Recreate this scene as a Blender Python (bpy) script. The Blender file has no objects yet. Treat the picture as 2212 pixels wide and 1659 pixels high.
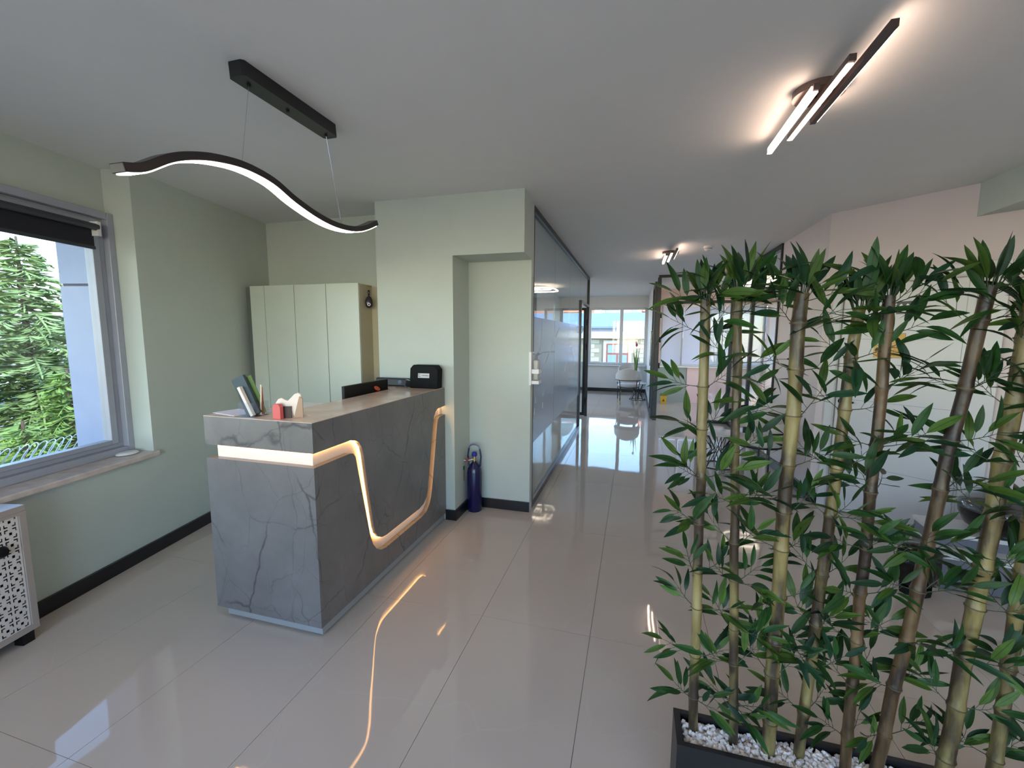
import bpy, math, random
from mathutils import Vector, Matrix
S = bpy.context.scene
COL = S.collection
PI = math.pi
R = math.radians

# ------------------------------------------------------------------ camera
cam = bpy.data.objects.new('camera', bpy.data.cameras.new('camera'))
COL.objects.link(cam)
S.camera = cam
yaw, pitch, roll, fpx = .275312, .1127222, .004647, 929.06
fw = Vector((-math.sin(yaw) * math.cos(pitch), math.cos(yaw) * math.cos(pitch), -math.sin(pitch)))
rt = Vector((math.cos(yaw), math.sin(yaw), 0))
up = rt.cross(fw)
r2 = rt * math.cos(roll) + up * math.sin(roll)
u2 = up * math.cos(roll) - rt * math.sin(roll)
M = Matrix((r2, u2, -fw)).transposed().to_4x4()
M.translation = (0, 0, 1.57)
cam.matrix_world = M
cam.data.sensor_fit = 'HORIZONTAL'
cam.data.sensor_width = 36
cam.data.lens = fpx / 2212 * 36
cam.data.clip_start = .02
cam.data.clip_end = 200

# ------------------------------------------------------------------ world, sun, exposure
W = bpy.data.worlds.new('world')
S.world = W
W.use_nodes = True
wn, wl = W.node_tree.nodes, W.node_tree.links
sky = wn.new('ShaderNodeTexSky')
sky.sky_type = 'NISHITA'
sky.sun_disc = False
sky.sun_elevation = R(42)
sky.sun_rotation = R(110)
sky.altitude = 100
sky.air_density = 1.0
sky.dust_density = .15
sky.ozone_density = 2.6
wl.new(sky.outputs[0], wn['Background'].inputs[0])
wn['Background'].inputs[1].default_value = .62
sun = bpy.data.objects.new('sun', bpy.data.lights.new('sun', 'SUN'))
COL.objects.link(sun)
sun.data.energy = 2.0
sun.data.angle = R(.6)
sun.data.color = (1, .93, .82)
sun.rotation_euler = Vector((.60, -.55, .60)).to_track_quat('Z', 'Y').to_euler()
S.view_settings.view_transform = 'Standard'
S.view_settings.look = 'None'
S.view_settings.gamma = 1
S.view_settings.exposure = 1.15
S.view_settings.use_curve_mapping = False
S.cycles.max_bounces = 9
S.cycles.diffuse_bounces = 5
S.cycles.glossy_bounces = 5
S.cycles.transmission_bounces = 6
S.cycles.transparent_max_bounces = 12
S.cycles.caustics_reflective = False
S.cycles.caustics_refractive = False
S.cycles.sample_clamp_indirect = 6


# ------------------------------------------------------------------ materials
def lin(c):
    return tuple(((v / 255 + .055) / 1.055) ** 2.4 if v > 10 else v / 255 / 12.92 for v in c)


MATS = {}


def mat(name, rgb, rough=.5, metal=0., var=.04, vscale=6., bump=0., bscale=40., spec=.5, coat=0., emit=None, es=0., objrand=0.):
    if name in MATS:
        return MATS[name]
    m = bpy.data.materials.new(name)
    m.use_nodes = True
    n, l = m.node_tree.nodes, m.node_tree.links
    b = n['Principled BSDF']
    b.inputs['Roughness'].default_value = rough
    b.inputs['Metallic'].default_value = metal
    b.inputs['Specular IOR Level'].default_value = spec
    b.inputs['Coat Weight'].default_value = coat
    b.inputs['Coat Roughness'].default_value = .05
    c = lin(rgb)
    geo = n.new('ShaderNodeNewGeometry')
    tx = n.new('ShaderNodeTexNoise')
    tx.inputs['Scale'].default_value = vscale
    tx.inputs['Detail'].default_value = 3
    l.new(geo.outputs['Position'], tx.inputs['Vector'])
    rp = n.new('ShaderNodeValToRGB')
    rp.color_ramp.elements[0].position = .3
    rp.color_ramp.elements[1].position = .7
    rp.color_ramp.elements[0].color = (*[v * (1 - var) for v in c], 1)
    rp.color_ramp.elements[1].color = (*[min(1, v * (1 + var)) for v in c], 1)
    l.new(tx.outputs['Fac'], rp.inputs[0])
    out = rp.outputs[0]
    if objrand:
        oi = n.new('ShaderNodeObjectInfo')
        hs = n.new('ShaderNodeHueSaturation')
        mr = n.new('ShaderNodeMapRange')
        mr.inputs[3].default_value = 1 - objrand
        mr.inputs[4].default_value = 1 + objrand
        l.new(oi.outputs['Random'], mr.inputs[0])
        l.new(mr.outputs[0], hs.inputs['Value'])
        l.new(out, hs.inputs['Color'])
        out = hs.outputs[0]
    l.new(out, b.inputs['Base Color'])
    if bump:
        t2 = n.new('ShaderNodeTexNoise')
        t2.inputs['Scale'].default_value = bscale
        l.new(geo.outputs['Position'], t2.inputs['Vector'])
        bp = n.new('ShaderNodeBump')
        bp.inputs['Strength'].default_value = bump
        bp.inputs['Distance'].default_value = .01
        l.new(t2.outputs['Fac'], bp.inputs['Height'])
        l.new(bp.outputs[0], b.inputs['Normal'])
    if emit:
        b.inputs['Emission Color'].default_value = (*emit, 1)
        b.inputs['Emission Strength'].default_value = es
    MATS[name] = m
    return m


def glass(name, tint=(1, 1, 1), refl=.08, rough=.0, body=0., bodycol=(.8, .8, .8)):
    """thin pane: clear layer plus fresnel reflection (plus an optional milky layer)"""
    if name in MATS:
        return MATS[name]
    m = bpy.data.materials.new(name)
    m.use_nodes = True
    n, l = m.node_tree.nodes, m.node_tree.links
    n.remove(n['Principled BSDF'])
    o = n['Material Output']
    t = n.new('ShaderNodeBsdfTransparent')
    t.inputs[0].default_value = (*tint, 1)
    g = n.new('ShaderNodeBsdfGlossy')
    g.inputs['Roughness'].default_value = rough
    f = n.new('ShaderNodeLayerWeight')
    f.inputs[0].default_value = .5
    pw = n.new('ShaderNodeMath')
    pw.operation = 'POWER'
    l.new(f.outputs['Facing'], pw.inputs[0])
    pw.inputs[1].default_value = 3.5
    mr = n.new('ShaderNodeMapRange')
    mr.inputs[3].default_value = refl
    mr.inputs[4].default_value = .9
    l.new(pw.outputs[0], mr.inputs[0])
    base = t.outputs[0]
    if body:
        d = n.new('ShaderNodeBsdfTranslucent')
        d.inputs[0].default_value = (*bodycol, 1)
        d2 = n.new('ShaderNodeBsdfDiffuse')
        d2.inputs[0].default_value = (*bodycol, 1)
        md = n.new('ShaderNodeMixShader')
        md.inputs[0].default_value = .45
        l.new(d.outputs[0], md.inputs[1])
        l.new(d2.outputs[0], md.inputs[2])
        mb = n.new('ShaderNodeMixShader')
        mb.inputs[0].default_value = body
        l.new(t.outputs[0], mb.inputs[1])
        l.new(md.outputs[0], mb.inputs[2])
        base = mb.outputs[0]
    mx = n.new('ShaderNodeMixShader')
    l.new(mr.outputs[0], mx.inputs[0])
    l.new(base, mx.inputs[1])
    l.new(g.outputs[0], mx.inputs[2])
    l.new(mx.outputs[0], o.inputs[0])
    MATS[name] = m
    return m


def floor_mat():
    m = mat('polished_beige_tile', (190, 178, 166), rough=.035, var=.035, vscale=1.3, spec=.5)
    n, l = m.node_tree.nodes, m.node_tree.links
    b = n['Principled BSDF']
    geo = [x for x in n if x.type == 'NEW_GEOMETRY'][0]
    t = n.new('ShaderNodeTexNoise')
    t.inputs['Scale'].default_value = 1.6
    t.inputs['Detail'].default_value = 1
    l.new(geo.outputs['Position'], t.inputs['Vector'])
    t2 = n.new('ShaderNodeTexNoise')
    t2.inputs['Scale'].default_value = 14
    t2.inputs['Detail'].default_value = 0
    l.new(geo.outputs['Position'], t2.inputs['Vector'])
    ad = n.new('ShaderNodeMath')
    ad.operation = 'MULTIPLY_ADD'
    ad.inputs[1].default_value = .03
    l.new(t2.outputs['Fac'], ad.inputs[0])
    l.new(t.outputs['Fac'], ad.inputs[2])
    bp = n.new('ShaderNodeBump')
    bp.inputs['Strength'].default_value = .16
    bp.inputs['Distance'].default_value = .012
    l.new(ad.outputs[0], bp.inputs['Height'])
    l.new(bp.outputs[0], b.inputs['Normal'])
    # thin pale veins
    w = n.new('ShaderNodeTexVoronoi')
    w.feature = 'DISTANCE_TO_EDGE'
    w.inputs['Scale'].default_value = .9
    wp = n.new('ShaderNodeTexNoise')
    wp.inputs['Scale'].default_value = 1.8
    va = n.new('ShaderNodeVectorMath')
    va.operation = 'MULTIPLY_ADD'
    va.inputs[1].default_value = (.8, .8, .8)
    l.new(geo.outputs['Position'], wp.inputs['Vector'])
    l.new(wp.outputs['Color'], va.inputs[0])
    l.new(geo.outputs['Position'], va.inputs[2])
    l.new(va.outputs[0], w.inputs['Vector'])
    mr = n.new('ShaderNodeMapRange')
    mr.inputs[1].default_value = 0
    mr.inputs[2].default_value = .006
    mr.inputs[3].default_value = .07
    mr.inputs[4].default_value = 0
    l.new(w.outputs['Distance'], mr.inputs[0])
    mx = n.new('ShaderNodeMix')
    mx.data_type = 'RGBA'
    rp = [x for x in n if x.type == 'VALTORGB'][0]
    l.new(mr.outputs[0], mx.inputs[0])
    l.new(rp.outputs[0], mx.inputs[6])
    mx.inputs[7].default_value = (.75, .7, .65, 1)
    l.new(mx.outputs[2], b.inputs['Base Color'])
    return m


def marble_mat():
    m = mat('grey_veined_laminate', (112, 108, 106), rough=.3, var=.22, vscale=2.6)
    n, l = m.node_tree.nodes, m.node_tree.links
    b = n['Principled BSDF']
    geo = [x for x in n if x.type == 'NEW_GEOMETRY'][0]
    rp = [x for x in n if x.type == 'VALTORGB'][0]
    tn = [x for x in n if x.type == 'TEX_NOISE'][0]
    tn.inputs['Detail'].default_value = 8
    tn.inputs['Roughness'].default_value = .65
    prev = rp.outputs[0]
    for sc, wd, off, st, rz in ((1.9, .008, 0, .85, .9), (3.3, .007, 3.3, .6, -.5), (4.2, .006, 7.1, .4, .2)):
        mp = n.new('ShaderNodeMapping')
        mp.inputs['Rotation'].default_value = (R(25), R(35), rz)
        mp.inputs['Location'].default_value = (off, off * .7, off * 1.3)
        mp.inputs['Scale'].default_value = (1, 1.25, .6)
        l.new(geo.outputs['Position'], mp.inputs[0])
        wp = n.new('ShaderNodeTexNoise')
        wp.inputs['Scale'].default_value = 9
        wp.inputs['Detail'].default_value = 6
        l.new(geo.outputs['Position'], wp.inputs['Vector'])
        va = n.new('ShaderNodeVectorMath')
        va.operation = 'MULTIPLY_ADD'
        va.inputs[1].default_value = (.055, .055, .055)
        l.new(wp.outputs['Color'], va.inputs[0])
        l.new(mp.outputs[0], va.inputs[2])
        v = n.new('ShaderNodeTexVoronoi')
        v.feature = 'DISTANCE_TO_EDGE'
        v.inputs['Scale'].default_value = sc
        l.new(va.outputs[0], v.inputs['Vector'])
        mr = n.new('ShaderNodeMapRange')
        mr.inputs[1].default_value = 0
        mr.inputs[2].default_value = wd * 1.6
        mr.inputs[3].default_value = st
        mr.inputs[4].default_value = 0
        l.new(v.outputs['Distance'], mr.inputs[0])
        br = n.new('ShaderNodeTexNoise')
        br.inputs['Scale'].default_value = 3.7
        l.new(mp.outputs[0], br.inputs['Vector'])
        mr2 = n.new('ShaderNodeMapRange')
        mr2.inputs[1].default_value = .42
        mr2.inputs[2].default_value = .56
        l.new(br.outputs['Fac'], mr2.inputs[0])
        mu = n.new('ShaderNodeMath')
        mu.operation = 'MULTIPLY'
        l.new(mr.outputs[0], mu.inputs[0])
        l.new(mr2.outputs[0], mu.inputs[1])
        mx = n.new('ShaderNodeMix')
        mx.data_type = 'RGBA'
        l.new(mu.outputs[0], mx.inputs[0])
        l.new(prev, mx.inputs[6])
        mx.inputs[7].default_value = (.045, .04, .045, 1)
        prev = mx.outputs[2]
    l.new(prev, b.inputs['Base Color'])
    return m


def cane_mat(name, a, b_, dark, th):
    m = mat(name, a, rough=.42, var=.0, bump=.15, bscale=60)
    n, l = m.node_tree.nodes, m.node_tree.links
    b = n['Principled BSDF']
    geo = [x for x in n if x.type == 'NEW_GEOMETRY'][0]
    mp = n.new('ShaderNodeMapping')
    mp.inputs['Scale'].default_value = (22, 22, 5)
    l.new(geo.outputs['Position'], mp.inputs[0])
    t = n.new('ShaderNodeTexNoise')
    t.inputs['Scale'].default_value = 1
    t.inputs['Detail'].default_value = 4
    l.new(mp.outputs[0], t.inputs['Vector'])
    r1 = n.new('ShaderNodeValToRGB')
    e = r1.color_ramp.elements
    e[0].position = .40
    e[0].color = (*lin(dark), 1)
    e[1].position = th
    e[1].color = (*lin(a), 1)
    k = e.new(.75)
    k.color = (*lin(b_), 1)
    l.new(t.outputs['Fac'], r1.inputs[0])
    l.new(r1.outputs[0], b.inputs['Base Color'])
    return m


MINT = mat('mint_wall_paint', (186, 193, 184), rough=.55, var=.015, spec=.3)
WHITEW = mat('white_wall_paint', (214, 212, 208), rough=.55, var=.015, spec=.3)
PINKW = mat('pale_pink_wall_paint', (214, 200, 198), rough=.55, var=.015, spec=.3)
PINK2 = mat('blush_wall_paint', (226, 192, 182), rough=.6, var=.015, spec=.3)
SAGE = mat('sage_wall_paint', (150, 156, 144), rough=.6, var=.015, spec=.3)
CEIL = mat('white_ceiling_paint', (226, 224, 221), rough=.7, var=.01, spec=.2)
FLOOR = floor_mat()
GROUT = mat('grout', (138, 128, 118), rough=.8)
BLACKBB = mat('black_skirting_gloss', (24, 23, 26), rough=.3)
BLACKM = mat('black_powder_coat', (20, 21, 24), rough=.35)
BLACKP = mat('black_plastic', (12, 12, 13), rough=.5, spec=.3)
ALU = mat('grey_aluminium', (158, 161, 172), rough=.35, metal=.1)
ALUL = mat('light_aluminium', (190, 192, 196), rough=.35, metal=.2)
SILLM = mat('beige_marble_sill', (198, 182, 172), rough=.12, var=.12, vscale=14)
GLZ = glass('window_glass', (.97, .985, .98), .06)
PART = glass('partition_glass', (.93, .965, .95), .10)
FILM = glass('frosted_film', (.80, .82, .86), .06, .15, .62, (.66, .67, .73))
MARB = marble_mat()
CREAM = mat('pale_grey_green_lacquer', (186, 192, 180), rough=.35, var=.01)
WHITEG = mat('white_gloss', (222, 220, 220), rough=.25, var=.01)
PLINTH = mat('plinth_grey', (150, 152, 152), rough=.3, var=.02)
GOLD = mat('brass', (196, 164, 96), rough=.3, metal=1)
CHROME = mat('chrome', (210, 210, 214), rough=.15, metal=1)
WARM = (1., .80, .66)
LEDW = mat('warm_white_led', (255, 240, 225), emit=WARM, es=8)
LEDB = mat('warm_bar_led', (255, 240, 225), emit=(1., .72, .56), es=11)
LEDA = mat('amber_led', (255, 200, 120), emit=(1., .52, .16), es=6.5)


# ------------------------------------------------------------------ geometry helpers
class MB:
    def __init__(s):
        s.v, s.f = [], []

    def add(s, vs, fs):
        o = len(s.v)
        s.v += [Vector(p) for p in vs]
        s.f += [tuple(i + o for i in f) for f in fs]
        return s

    def box(s, x0, x1, y0, y1, z0, z1, m=None):
        vs = [Vector((x, y, z)) for x in (x0, x1) for y in (y0, y1) for z in (z0, z1)]
        if m:
            vs = [m @ v for v in vs]
        return s.add(vs, [(0, 1, 3, 2), (4, 6, 7, 5), (0, 4, 5, 1), (2, 3, 7, 6), (0, 2, 6, 4), (1, 5, 7, 3)])

    def tube(s, pts, rad, n=8, cap=True, prof=None):
        """sweep a circle (or prof, list of (a,b)) along pts; rad float or list"""
        pts = [Vector(p) for p in pts]
        rr = rad if isinstance(rad, (list, tuple)) else [rad] * len(pts)
        t0 = (pts[1] - pts[0]).normalized()
        a = Vector((0, 0, 1)) if abs(t0.z) < .9 else Vector((1, 0, 0))
        nx = t0.cross(a).normalized()
        vs = []
        pr = prof or [(math.cos(2 * PI * k / n), math.sin(2 * PI * k / n)) for k in range(n)]
        n = len(pr)
        for i, p in enumerate(pts):
            t = (pts[min(i + 1, len(pts) - 1)] - pts[max(i - 1, 0)]).normalized()
            nx = (nx - t * nx.dot(t)).normalized()
            ny = t.cross(nx)
            for a_, b_ in pr:
                vs.append(p + nx * a_ * rr[i] + ny * b_ * rr[i])
        fs = []
        for i in range(len(pts) - 1):
            for k in range(n):
                fs.append((i * n + k, i * n + (k + 1) % n, (i + 1) * n + (k + 1) % n, (i + 1) * n + k))
        if cap:
            fs.append(tuple(reversed(range(n))))
            fs.append(tuple(range((len(pts) - 1) * n, len(pts) * n)))
        return s.add(vs, fs)

    def lathe(s, prof, n=24, c=(0, 0, 0), cap=True, m=None):
        vs = []
        for r_, z in prof:
            for k in range(n):
                v = Vector((c[0] + r_ * math.cos(2 * PI * k / n), c[1] + r_ * math.sin(2 * PI * k / n), c[2] + z))
                vs.append(m @ v if m else v)
        fs = []
        for i in range(len(prof) - 1):
            for k in range(n):
                fs.append((i * n + k, i * n + (k + 1) % n, (i + 1) * n + (k + 1) % n, (i + 1) * n + k))
        if cap:
            fs.append(tuple(reversed(range(n))))
            fs.append(tuple(range((len(prof) - 1) * n, len(prof) * n)))
        return s.add(vs, fs)

    def prism(s, poly, f0, f1):
        """poly list of 2D points; f0/f1 map (a,b)->3D for the two faces"""
        n = len(poly)
        return s.add([f0(*p) for p in poly] + [f1(*p) for p in poly],
                     [tuple(reversed(range(n))), tuple(range(n, 2 * n))] + [(i, (i + 1) % n, n + (i + 1) % n, n + i) for i in range(n)])

    def mesh(s, name, m, smooth=False):
        me = bpy.data.meshes.new(name)
        me.from_pydata([tuple(v) for v in s.v], [], s.f)
        if m:
            me.materials.append(m)
        me.update()
        import bmesh
        bm = bmesh.new()
        bm.from_mesh(me)
        bmesh.ops.recalc_face_normals(bm, faces=bm.faces)
        bm.to_mesh(me)
        bm.free()
        if smooth:
            for p in me.polygons:
                p.use_smooth = True
            if hasattr(me, 'set_sharp_from_angle'):
                me.set_sharp_from_angle(angle=R(38))
        return me

    def obj(s, name, m, parent=None, smooth=False, bevel=0, local=False):
        """link as one mesh; vertices are in world space unless local"""
        root = parent
        off = Vector((0, 0, 0))
        while root is not None:
            off += root.location
            root = root.parent
        if not local:
            s.v = [v - off for v in s.v]
        o = bpy.data.objects.new(name, s.mesh(name, m, smooth))
        COL.objects.link(o)
        o.parent = parent
        if parent is None and not local and s.v:
            # put the origin at the base of the mesh
            xs = [v.x for v in s.v]
            ys = [v.y for v in s.v]
            c = Vector(((min(xs) + max(xs)) / 2, (min(ys) + max(ys)) / 2, min(v.z for v in s.v)))
            for v in o.data.vertices:
                v.co -= c
            o.location = c
        if bevel:
            bv = o.modifiers.new('bevel', 'BEVEL')
            bv.width = bevel
            bv.segments = 2
            bv.limit_method = 'ANGLE'
        return o


def tag(o, label, cat, group=None):
    o['label'] = label
    o['category'] = cat
    if group:
        o['group'] = group
    return o


def thing(name, loc, label, cat, group=None, rz=0):
    o = bpy.data.objects.new(name, None)
    o.empty_display_size = .1
    COL.objects.link(o)
    o.location = loc
    o.rotation_euler = (0, 0, rz)
    return tag(o, label, cat, group)


def struct(o):
    o['kind'] = 'structure'
    return o


def place(name, mesh, parent, loc=(0, 0, 0), rot=None, scale=None):
    o = bpy.data.objects.new(name, mesh)
    COL.objects.link(o)
    o.parent = parent
    o.location = loc
    if rot is not None:
        o.rotation_euler = rot
    if scale is not None:
        o.scale = scale if hasattr(scale, '__len__') else (scale,) * 3
    return o


def copy_tree(o, parent=None, label=None, loc=None, rz=None):
    c = o.copy()
    COL.objects.link(c)
    c.parent = parent
    if label:
        c['label'] = label
    if loc is not None:
        c.location = loc
    if rz is not None:
        c.rotation_euler = (0, 0, rz)
    for ch in [x for x in KIDS.get(o.name, o.children)]:
        copy_tree(ch, c)
    return c


KIDS = {}


def text_mesh(name, s, size, m, parent, mw, align='CENTER', bold=0):
    cu = bpy.data.curves.new(name, 'FONT')
    cu.body = s
    cu.size = size
    cu.align_x = align
    cu.align_y = 'CENTER'
    cu.extrude = .0006
    cu.offset = bold
    t = bpy.data.objects.new(name, cu)
    COL.objects.link(t)
    bpy.context.view_layer.update()
    dg = bpy.context.evaluated_depsgraph_get()
    me = bpy.data.meshes.new_from_object(t.evaluated_get(dg))
    bpy.data.objects.remove(t)
    me.materials.clear()
    me.materials.append(m)
    o = bpy.data.objects.new(name, me)
    COL.objects.link(o)
    off = Vector((0, 0, 0))
    r_ = parent
    while r_ is not None:
        off += r_.location
        r_ = r_.parent
    me.transform(Matrix.Translation(-off) @ mw)
    o.parent = parent
    return o


H = 2.665
# local frame of the slanted window wall: s runs along the wall (away from the camera), d outwards
WO = Vector((-3.29, 2.2, 0))
WS = Vector((-.202, .98, 0)).normalized()
WD = Vector((-.98, -.202, 0)).normalized()
ML = Matrix((WS, WD, Vector((0, 0, 1)))).transposed().to_4x4()
ML.translation = WO

# ================================================================== SETTING
rnd = random.Random(4)
floor = struct(MB().box(-5.2, 4.6, -3.2, 12.7, -.12, -.012).obj('floor', GROUT))
tile_me = MB().box(0, .598, 0, 1.1985, -.0119, 0).mesh('tile', FLOOR)
off = floor.location
nt = 0
for i in range(-6, 11):
    for j in range(-3, 10):
        x, y = -1.97 + .6 * i, .93 + 1.2 * j
        if x < -4.7 or x + .6 > 4.6 or y < -3.2 or y + 1.2 > 12.8 or (x < -4.2 and y < 3.5):
            continue
        place('tile', tile_me, floor, Vector((x + .001, y + .0008, 0)) - off)
        nt += 1
ceil = struct(MB().box(-5.2, 4.6, -3.2, 12.7, H, H + .12).obj('ceiling', CEIL))

# slanted left wall: proud part, apron under the sill, recessed window wall
wl_ = MB()
wl_.box(0, 1.50, 0, .32, 0, H, ML)
wl_.box(-5.4, 0, 0, .32, 0, .70, ML)
wl_.box(-5.4, 0, .20, .32, .70, .74, ML)
wl_.box(-5.4, 0, .20, .32, 2.37, H, ML)
wl_.box(-5.4, -4.4, .20, .32, .74, 2.37, ML)
wall_left = struct(wl_.obj('wall_left', MINT))
sill = struct(MB().box(-4.6, .015, -.035, .21, .70, .735, ML).obj('trim_1', SILLM, bevel=.006))
sill['label'] = 'beige marble window sill'
# window
win = struct(MB().obj('window_1', None)) if False else None
w1 = bpy.data.objects.new('window_1', None)
COL.objects.link(w1)
w1.location = ML @ Vector((-1.5, .2, .735))
struct(w1)
fr = MB()
zb, zt = .735, 2.37
for (a, b) in ((-4.4, -4.33), (-.045, 0)):
    fr.box(a, b, .14, .24, zb, zt, ML)
fr.box(-4.33, -.045, .14, .24, zb, zb + .045, ML)
fr.box(-4.33, -.045, .14, .24, zt - .045, zt, ML)
fr.obj('window_frame', ALU, w1, bevel=.004)
fr = MB()
for (a, b) in ((-2.25, -.085), (-4.33, -2.30)):
    for (c, d_) in ((a, a + .045), (b - .045, b)):
        fr.box(c, d_, .17, .23, zb + .075, zt - .06, ML)
    fr.box(a + .045, b - .045, .17, .23, zb + .075, zb + .105, ML)
    fr.box(a + .045, b - .045, .17, .23, zt - .09, zt - .06, ML)
fr.box(-2.30, -2.25, .16, .23, zb + .045, zt - .045, ML)
fr.box(-.085, -.045, .18, .23, zb + .045, zt - .045, ML)
fr.box(-4.33, -.085, .18, .23, zb + .045, zb + .075, ML)
fr.box(-4.33, -.085, .18, .23, zt - .06, zt - .045, ML)
fr.obj('sash', ALU, w1, bevel=.003)
for (a, b) in ((-2.21, -.125), (-4.29, -2.34)):
    MB().box(a, b, .195, .199, zb + .10, zt - .085, ML).obj('pane', GLZ, w1)
# roller blind, rolled up
rb = thing('roller_blind', ML @ Vector((-1.2, .13, 2.12)), 'black roller blind rolled up at the top of the left window', 'blind')
MB().box(-2.22, -.13, .155, .158, 2.13, 2.26, ML).obj('blind_fabric', mat('black_blind_fabric', (26, 27, 36), rough=.8), rb)
MB().box(-2.22, -.13, .148, .162, 2.115, 2.135, ML).obj('bottom_bar', mat('dark_grey_metal', (52, 52, 60), rough=.4), rb)
tb = MB()
tb.tube([ML @ Vector((-2.22, .125, 2.255)), ML @ Vector((-.13, .125, 2.255))], .022, 12)
tb.obj('roller_tube', mat('dark_grey_metal', (52, 52, 60)), rb, smooth=True)
MB().box(-.14, -.118, .11, .165, 2.20, 2.29, ML).obj('end_bracket', WHITEG, rb)

# back-left wall, pillar, beam over the alcove
struct(MB().box(-5.2, -.852, 3.604, 3.69, 0, H).obj('wall_back', MINT))
struct(MB().box(-2.111, -1.418, 3.258, 3.604, 0, H).obj('wall_pillar', MINT))
bm_ = MB()
bm_.prism([(-1.418, 3.258), (-.828, 3.258), (-.85, 3.69), (-.856, 3.604), (-1.418, 3.604)], lambda a, b: (a, b, 2.2), lambda a, b: (a, b, H))
struct(MB().prism([(-1.418, 3.258), (-.828, 3.258), (-.852, 3.604), (-1.418, 3.604)], lambda a, b: (a, b, 2.2), lambda a, b: (a, b, H)).obj('wall_beam', MINT))

# far walls, left treatment room
LW = MB()
LW.box(-4.4, -4.3, 3.69, 12.5, 0, .8).box(-4.4, -4.3, 3.69, 12.5, 2.4, H)  # gaps between the piers are added, unseen, to brighten the far rooms
for y_ in (3.69, 6.4, 9.2, 12.0):
    LW.box(-4.4, -4.3, y_, y_ + .5, .8, 2.4)
struct(LW.obj('wall_far_left', MINT))
FB = MB()
fy0, fy1 = 12.5, 12.64
FB.box(-4.4, .45, fy0, fy1, 0, .76)
FB.box(-4.4, .45, fy0, fy1, 2.35, H)
for a, b in ((-4.4, -3.9), (-2.25, -2.07), (.31, .45)):
    FB.box(a, b, fy0, fy1, .76, 2.35)
struct(FB.obj('wall_far', WHITEW))
struct(MB().box(.35, .45, 9.35, 12.5, 0, H).obj('wall_hall_right', WHITEW))
# far windows
for k, (a, b, mull) in enumerate(((-2.07, .31, (-1.24, -.36)), (-3.9, -2.25, (-3.1,)))):
    w = bpy.data.objects.new('window_%d' % (k + 2), None)
    COL.objects.link(w)
    w.location = ((a + b) / 2, 12.55, .76)
    struct(w)
    f = MB()
    f.box(a, b, 12.52, 12.58, .76, .82).box(a, b, 12.52, 12.58, 2.29, 2.35)
    f.box(a, a + .05, 12.52, 12.58, .82, 2.29).box(b - .05, b, 12.52, 12.58, .82, 2.29)
    for mm in mull:
        f.box(mm - .045, mm + .045, 12.51, 12.59, .82, 2.29)
    f.obj('window_frame', ALUL, w, bevel=.004)
    ed = [a + .05] + list(mull) + [b - .05]
    for i in range(len(ed) - 1):
        MB().box(ed[i], ed[i + 1], 12.545, 12.549, .82, 2.29).obj('pane', GLZ, w)
    MB().box(a - .02, b + .02, 12.40, 12.52, .73, .76).obj('window_sill', mat('white_sill', (228, 228, 228), rough=.2), w)

# corridor right wall, door wall (45 degrees), outer right wall
struct(MB().prism([(1.66, 4.62), (1.66, 5.90), (1.76, 5.90), (1.76, 4.66)], lambda a, b: (a, b, 0), lambda a, b: (a, b, H)).obj('wall_right', PINKW))
DP = Vector((1.66, 4.62, 0))
DU = Vector((.738, -.675, 0)).normalized()
DN = Vector((.675, .738, 0)).normalized()   # into the wall
MD = Matrix((DU, DN, Vector((0, 0, 1)))).transposed().to_4x4()
MD.translation = DP
struct(MB().box(0, 3.2, 0, .1, 0, H, MD).obj('wall_door', PINKW))
struct(MB().box(4.0, 4.1, -3.1, 2.6, 0, H).obj('wall_outer_right', WHITEW))
struct(MB().box(1.76, 4.6, 10.85, 10.95, 0, .87).box(.45, 1.22, 10.85, 10.95, 0, .87).obj('wall_office_back', SAGE))
ob = MB().box(.45, 4.6, 10.85, 10.95, 2.30, H).box(.45, .60, 10.85, 10.95, .87, 2.30).box(4.3, 4.6, 10.85, 10.95, .87, 2.30)
struct(ob.obj('wall_office_top', PINK2))
struct(MB().box(1.22, 4.6, 10.84, 10.85, 0, .87).obj('wall_office_pink', PINK2))
struct(MB().box(4.5, 4.6, 4.7, 10.85, 0, .8).box(4.5, 4.6, 4.7, 10.85, 2.3, H).box(4.5, 4.6, 4.7, 5.4, .8, 2.3).box(4.5, 4.6, 7.6, 8.2, .8, 2.3).box(4.5, 4.6, 10.2, 10.85, .8, 2.3).obj('wall_office_right', PINKW))  # unseen wall, window gaps added to bring more daylight into the office
struct(MB().box(1.76, 4.6, 4.66, 4.76, 0, H).obj('wall_office_front', PINKW))
# wall behind the camera, its wide opening added as unseen daylight fill
bw = MB().box(-5.2, 4.1, -3.1, -3.0, 0, .5).box(-5.2, 4.1, -3.1, -3.0, 2.5, H).box(2.2, 4.1, -3.1, -3.0, .5, 2.5)
struct(bw.obj('wall_behind', WHITEW))
bm2 = MB().prism([(2.34, 4.0), (2.34, -3.0), (2.62, -3.0), (2.62, 3.745)], lambda a, b: (a, b, 2.433), lambda a, b: (a, b, H))
struct(bm2.obj('wall_right_beam', MINT))

# baseboards
def bb(name, pts, t=.016, h=.088):
    m = MB()
    for (p, q) in zip(pts[:-1], pts[1:]):
        p, q = Vector((*p, 0)), Vector((*q, 0))
        d = (q - p).normalized()
        nn = Vector((d.y, -d.x, 0))
        mm = Matrix((d, nn, Vector((0, 0, 1)))).transposed().to_4x4()
        mm.translation = p
        m.box(-.0, (q - p).length + .0, 0, t, 0, h, mm)
    return struct(m.obj(name, BLACKBB))


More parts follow.
